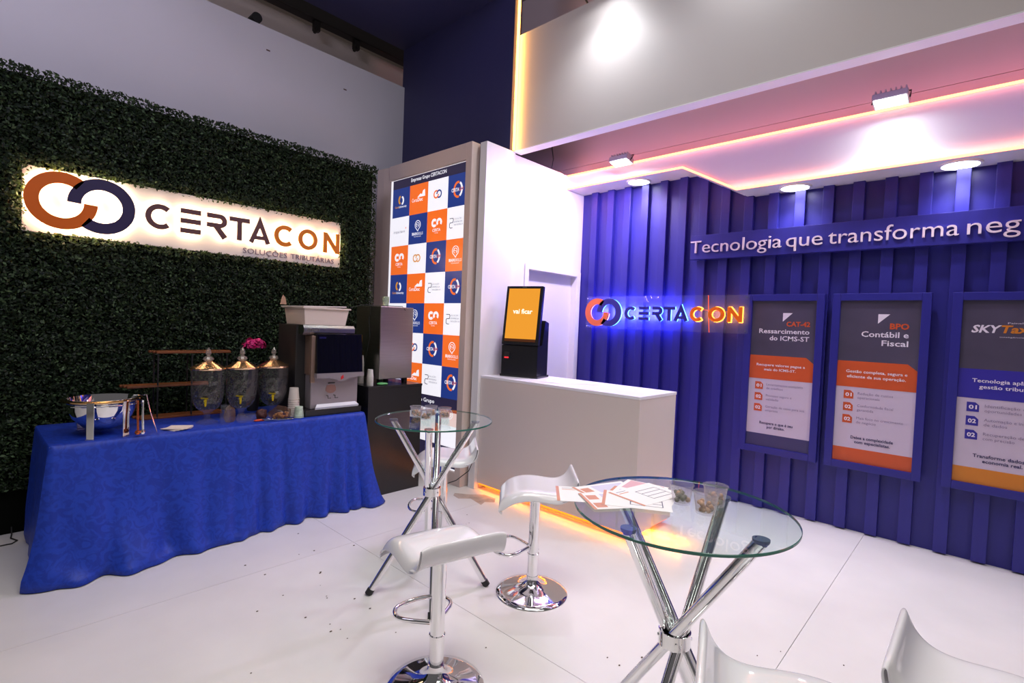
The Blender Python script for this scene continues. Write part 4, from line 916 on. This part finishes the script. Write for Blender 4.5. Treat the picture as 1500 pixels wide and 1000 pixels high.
# leaflets fanned on the front table
Pm = [M_paper, mat('ink_orange', rgb(206, 142, 116), .6), mat('ink_dark', rgb(92, 96, 122), .6), mat('ink_pink', rgb(214, 168, 176), .6), mat('ink_lilac', rgb(206, 204, 226), .6)]
pl = [(-.93, 1.40, 40, 'half off the table edge, bottom left'), (-.905, 1.49, 70, 'far left corner, orange edge'), (-.84, 1.56, 100, 'with pink area at the back'), (-.80, 1.50, 15, 'with lilac shading'),
      (-.835, 1.42, 55, 'facing the camera with orange boxes'), (-.79, 1.46, 30, 'on top with dark outlined diagram'), (-.80, 1.545, 80, 'nearest the cups')]
for i, (x, y, a, lab) in enumerate(pl):
    M = Matrix.Translation((x, y, ZG+.0009*i)) @ Matrix.Rotation(math.radians(a), 4, 'Z'); bm = B(); box(bm, -.105, .105, -.074, .074, 0, .0006, 0, 0, M)
    z = .00075
    def q(x0, x1, y0, y1, mi):
        vs = [bm.verts.new(M @ Vector(p)) for p in ((x0, y0, z), (x1, y0, z), (x1, y1, z), (x0, y1, z))]; bm.faces.new(vs).material_index = mi
    q(-.105, -.095, -.074, .074, 1)
    if i in (2,): q(-.02, .1, -.06, .06, 3)
    if i in (3,): q(-.08, .06, -.03, .05, 4)
    if i in (4, 1): q(-.09, -.055, -.06, -.02, 1); q(-.09, -.055, .01, .05, 1); q(-.04, .09, -.05, .06, 4)
    if i in (5, 6, 0):
        for k in range(4): q(-.02, .08, -.045+.025*k, -.042+.025*k, 2)
        q(-.02, -.017, -.045, .033, 2); q(.077, .08, -.045, .033, 2); q(-.085, -.04, .04, .045, 1); q(-.085, -.04, .055, .058, 2)
    tag(based(obj('leaflet', bm, Pm), (x, y, ZG+.0009*i)), 'printed leaflet fanned on the front glass table, '+lab, 'leaflet', 'fanned leaflets on the front table')

# ================================================================== BAR STOOLS
def seatmesh():
    prof = [(-.185, -.105), (-.203, -.094), (-.204, -.080), (-.190, -.056), (-.162, -.028), (-.12, -.006), (-.06, .004), (0, .002), (.06, -.006), (.11, -.008), (.148, .002), (.176, .024), (.192, .050), (.200, .070), (.207, .078), (.218, .076), (.222, .064), (.219, .040), (.210, .010), (.188, -.016), (.13, -.034)]
    us = [-1, -.985, -.93, -.84, -.7, -.45, -.2, 0, .2, .45, .7, .84, .93, .985, 1]
    bm = B(); G = []
    n = len(prof)
    for i, (d, z) in enumerate(prof):
        row = []
        for u in us:
            w_ = .193-.012*max(0, (d-.1)/.1)-.010*max(0, (-d-.15)/.05)
            e = max(0, (abs(u)-.72)/.28); roll = .050*e**2.4
            if i > 13: roll *= .2
            if i < 3: roll *= .3
            side = .010*abs(u)**3*(1-min(1, abs(d-.02)/.16))
            row.append(bm.verts.new((d, math.copysign(abs(u)**.9, u)*w_, z-roll+side)))
        G.append(row)
    for a, b in zip(G, G[1:]):
        for j in range(len(us)-1): bm.faces.new((a[j], a[j+1], b[j+1], b[j]))
    return bm
def stool(loc, rz, sz, lab):
    t = thing('bar_stool', lab, 'stool', loc, rz, 'white swivel bar stools')
    bm = seatmesh(); bmesh.ops.translate(bm, vec=(0, 0, sz), verts=bm.verts); s = obj('seat', bm, M_plast, t, False, True, 60)
    so = s.modifiers.new('shell', 'SOLIDIFY'); so.thickness = .006; so.offset = -1; sb_ = s.modifiers.new('smooth', 'SUBSURF'); sb_.levels = 1; sb_.render_levels = 2
    obj('seat_plate', box(B(), -.08, .08, -.08, .08, sz-.026, sz-.014, .004), M_blackm, t, world=False)
    bm = B(); lathe(bm, [(0, .010), (.200, .0), (.2025, .003), (.200, .008), (.17, .014), (.11, .026), (.06, .045), (.040, .066), (.034, .085), (.033, .10), (0, .10)], (0, 0, 0), 64); obj('base', bm, M_chrome, t, False, True, 60)
    bm = B(); lathe(bm, [(.031, .085), (.031, .215), (.0335, .217), (.0335, .225), (.029, .228), (.029, sz-.05), (.034, sz-.045), (.034, sz-.016), (0, sz-.016)], (0, 0, 0), 28); obj('column', bm, M_chrome, t, False, True, 40)
    L = [(-.030, -.02, .262), (-.10, -.105, .262), (-.15, -.125, .262), (-.205, -.095, .262), (-.225, 0, .262), (-.205, .095, .262), (-.15, .125, .262), (-.10, .105, .262), (-.030, .02, .262)]
    P = []
    for i in range(len(L)-1):
        for k in range(3):
            a = Vector(L[max(0, i-1)]); b = Vector(L[i]); c = Vector(L[i+1]); d = Vector(L[min(len(L)-1, i+2)]); q_ = k/3
            P.append(.5*((2*b)+(-a+c)*q_+(2*a-5*b+4*c-d)*q_*q_+(-a+3*b-3*c+d)*q_**3))
    P.append(Vector(L[-1])); obj('footrest', tube(B(), P, .0095, 12), M_chrome, t, False, True, 60)
    bm = B(); tube(bm, [(.03, .03, sz-.035), (.06, .09, sz-.045), (.07, .125, sz-.05)], .004, 8); tube(bm, [(.065, .105, sz-.047), (.078, .155, sz-.056)], .0085, 10); obj('lever', bm, M_black, t, False, True)
    return t
s0 = stool((-1.825, 2.215, 0), math.radians(43), .622, 'white bar stool in front of the counter, its whole chrome base showing')
dup(s0, (-1.60, 1.345, 0), math.radians(-14), 'white bar stool at the front centre, seen from behind its low back')
dup(s0, (-2.67, 2.25, 0), math.radians(50), 'white bar stool behind the back glass table')
s1 = stool((-.241, 1.218, 0), math.radians(200.7), .70, 'white bar stool raised higher, beside the front glass table, cut by the bottom picture edge')
dup(s1, (.08, 1.60, 0), math.radians(180), 'white bar stool in the bottom right corner, only its seat showing')

# ================================================================== SMALL THINGS
bm = B(); tube(bm, [(-3.43+.004, 4.19, 3.6), (-3.42, 4.185, 3.35), (-3.41, 4.20, 3.25), (-3.424, 4.20, 3.155)], .006, 8); tube(bm, [(-3.42, 4.27, 3.153), (-3.415, 4.33, 3.158), (-3.42, 4.42, 3.146)], .005, 8)
tag(based(obj('cable', bm, M_rubber), (-3.42, 4.2, 3.15)), 'black cable dropping onto the white wall top behind the header', 'cable')
bm = B(); tube(bm, [(-3.70, 3.05, .005), (-3.62, 3.08, .012), (-3.50, 3.10, .07), (-3.40, 3.16, .17), (-3.375, 3.19, .27)], .004, 8)
tag(based(obj('cable', bm, M_rubber), (-3.5, 3.1, 0)), 'black cable rising from the floor to the counter by the lightbox', 'cable')
bm = B(); tube(bm, [(-4.64, .243, .05), (-4.62, .243, .006), (-4.55, .235, .005), (-4.48, .262, .005), (-4.44, .235, .005), (-4.44, .15, .005), (-4.5, -.1, .005)], .004, 8)
tag(based(obj('cable', bm, M_rubber), (-4.5, .2, 0)), 'black cord on the floor left of the blue cloth', 'cable')
bm = B(); tube(bm, [(-2.60, 3.60, 4.21), (-2.80, 3.7, 4.5), (-2.82, 3.72, 5.3)], .008, 8)
tag(based(obj('cable', bm, M_rubber), (-2.7, 3.65, 4.21)), 'black power cable hanging down to the top of the white header', 'cable')
bm = B()
for i in range(46):
    x, y = random.choice(((-2.9, 1.5), (-2.4, 1.3), (-1.2, 1.9), (-.9, 2.4), (-2.6, 2.6), (-.5, 2.6)))
    p = Vector((x+random.gauss(0, .25), y+random.gauss(0, .25), .002)); bmesh.ops.create_icosphere(bm, subdivisions=1, radius=random.uniform(.002, .0055), matrix=Matrix.Translation(p) @ Matrix.Diagonal((1, 1.4, .4, 1)))
tag(stuff(based(obj('crumbs', bm, mat('crumb', (.09, .06, .04, 1), .8)), (-1.8, 2, 0))), 'dark crumbs scattered over the white floor', 'crumbs')
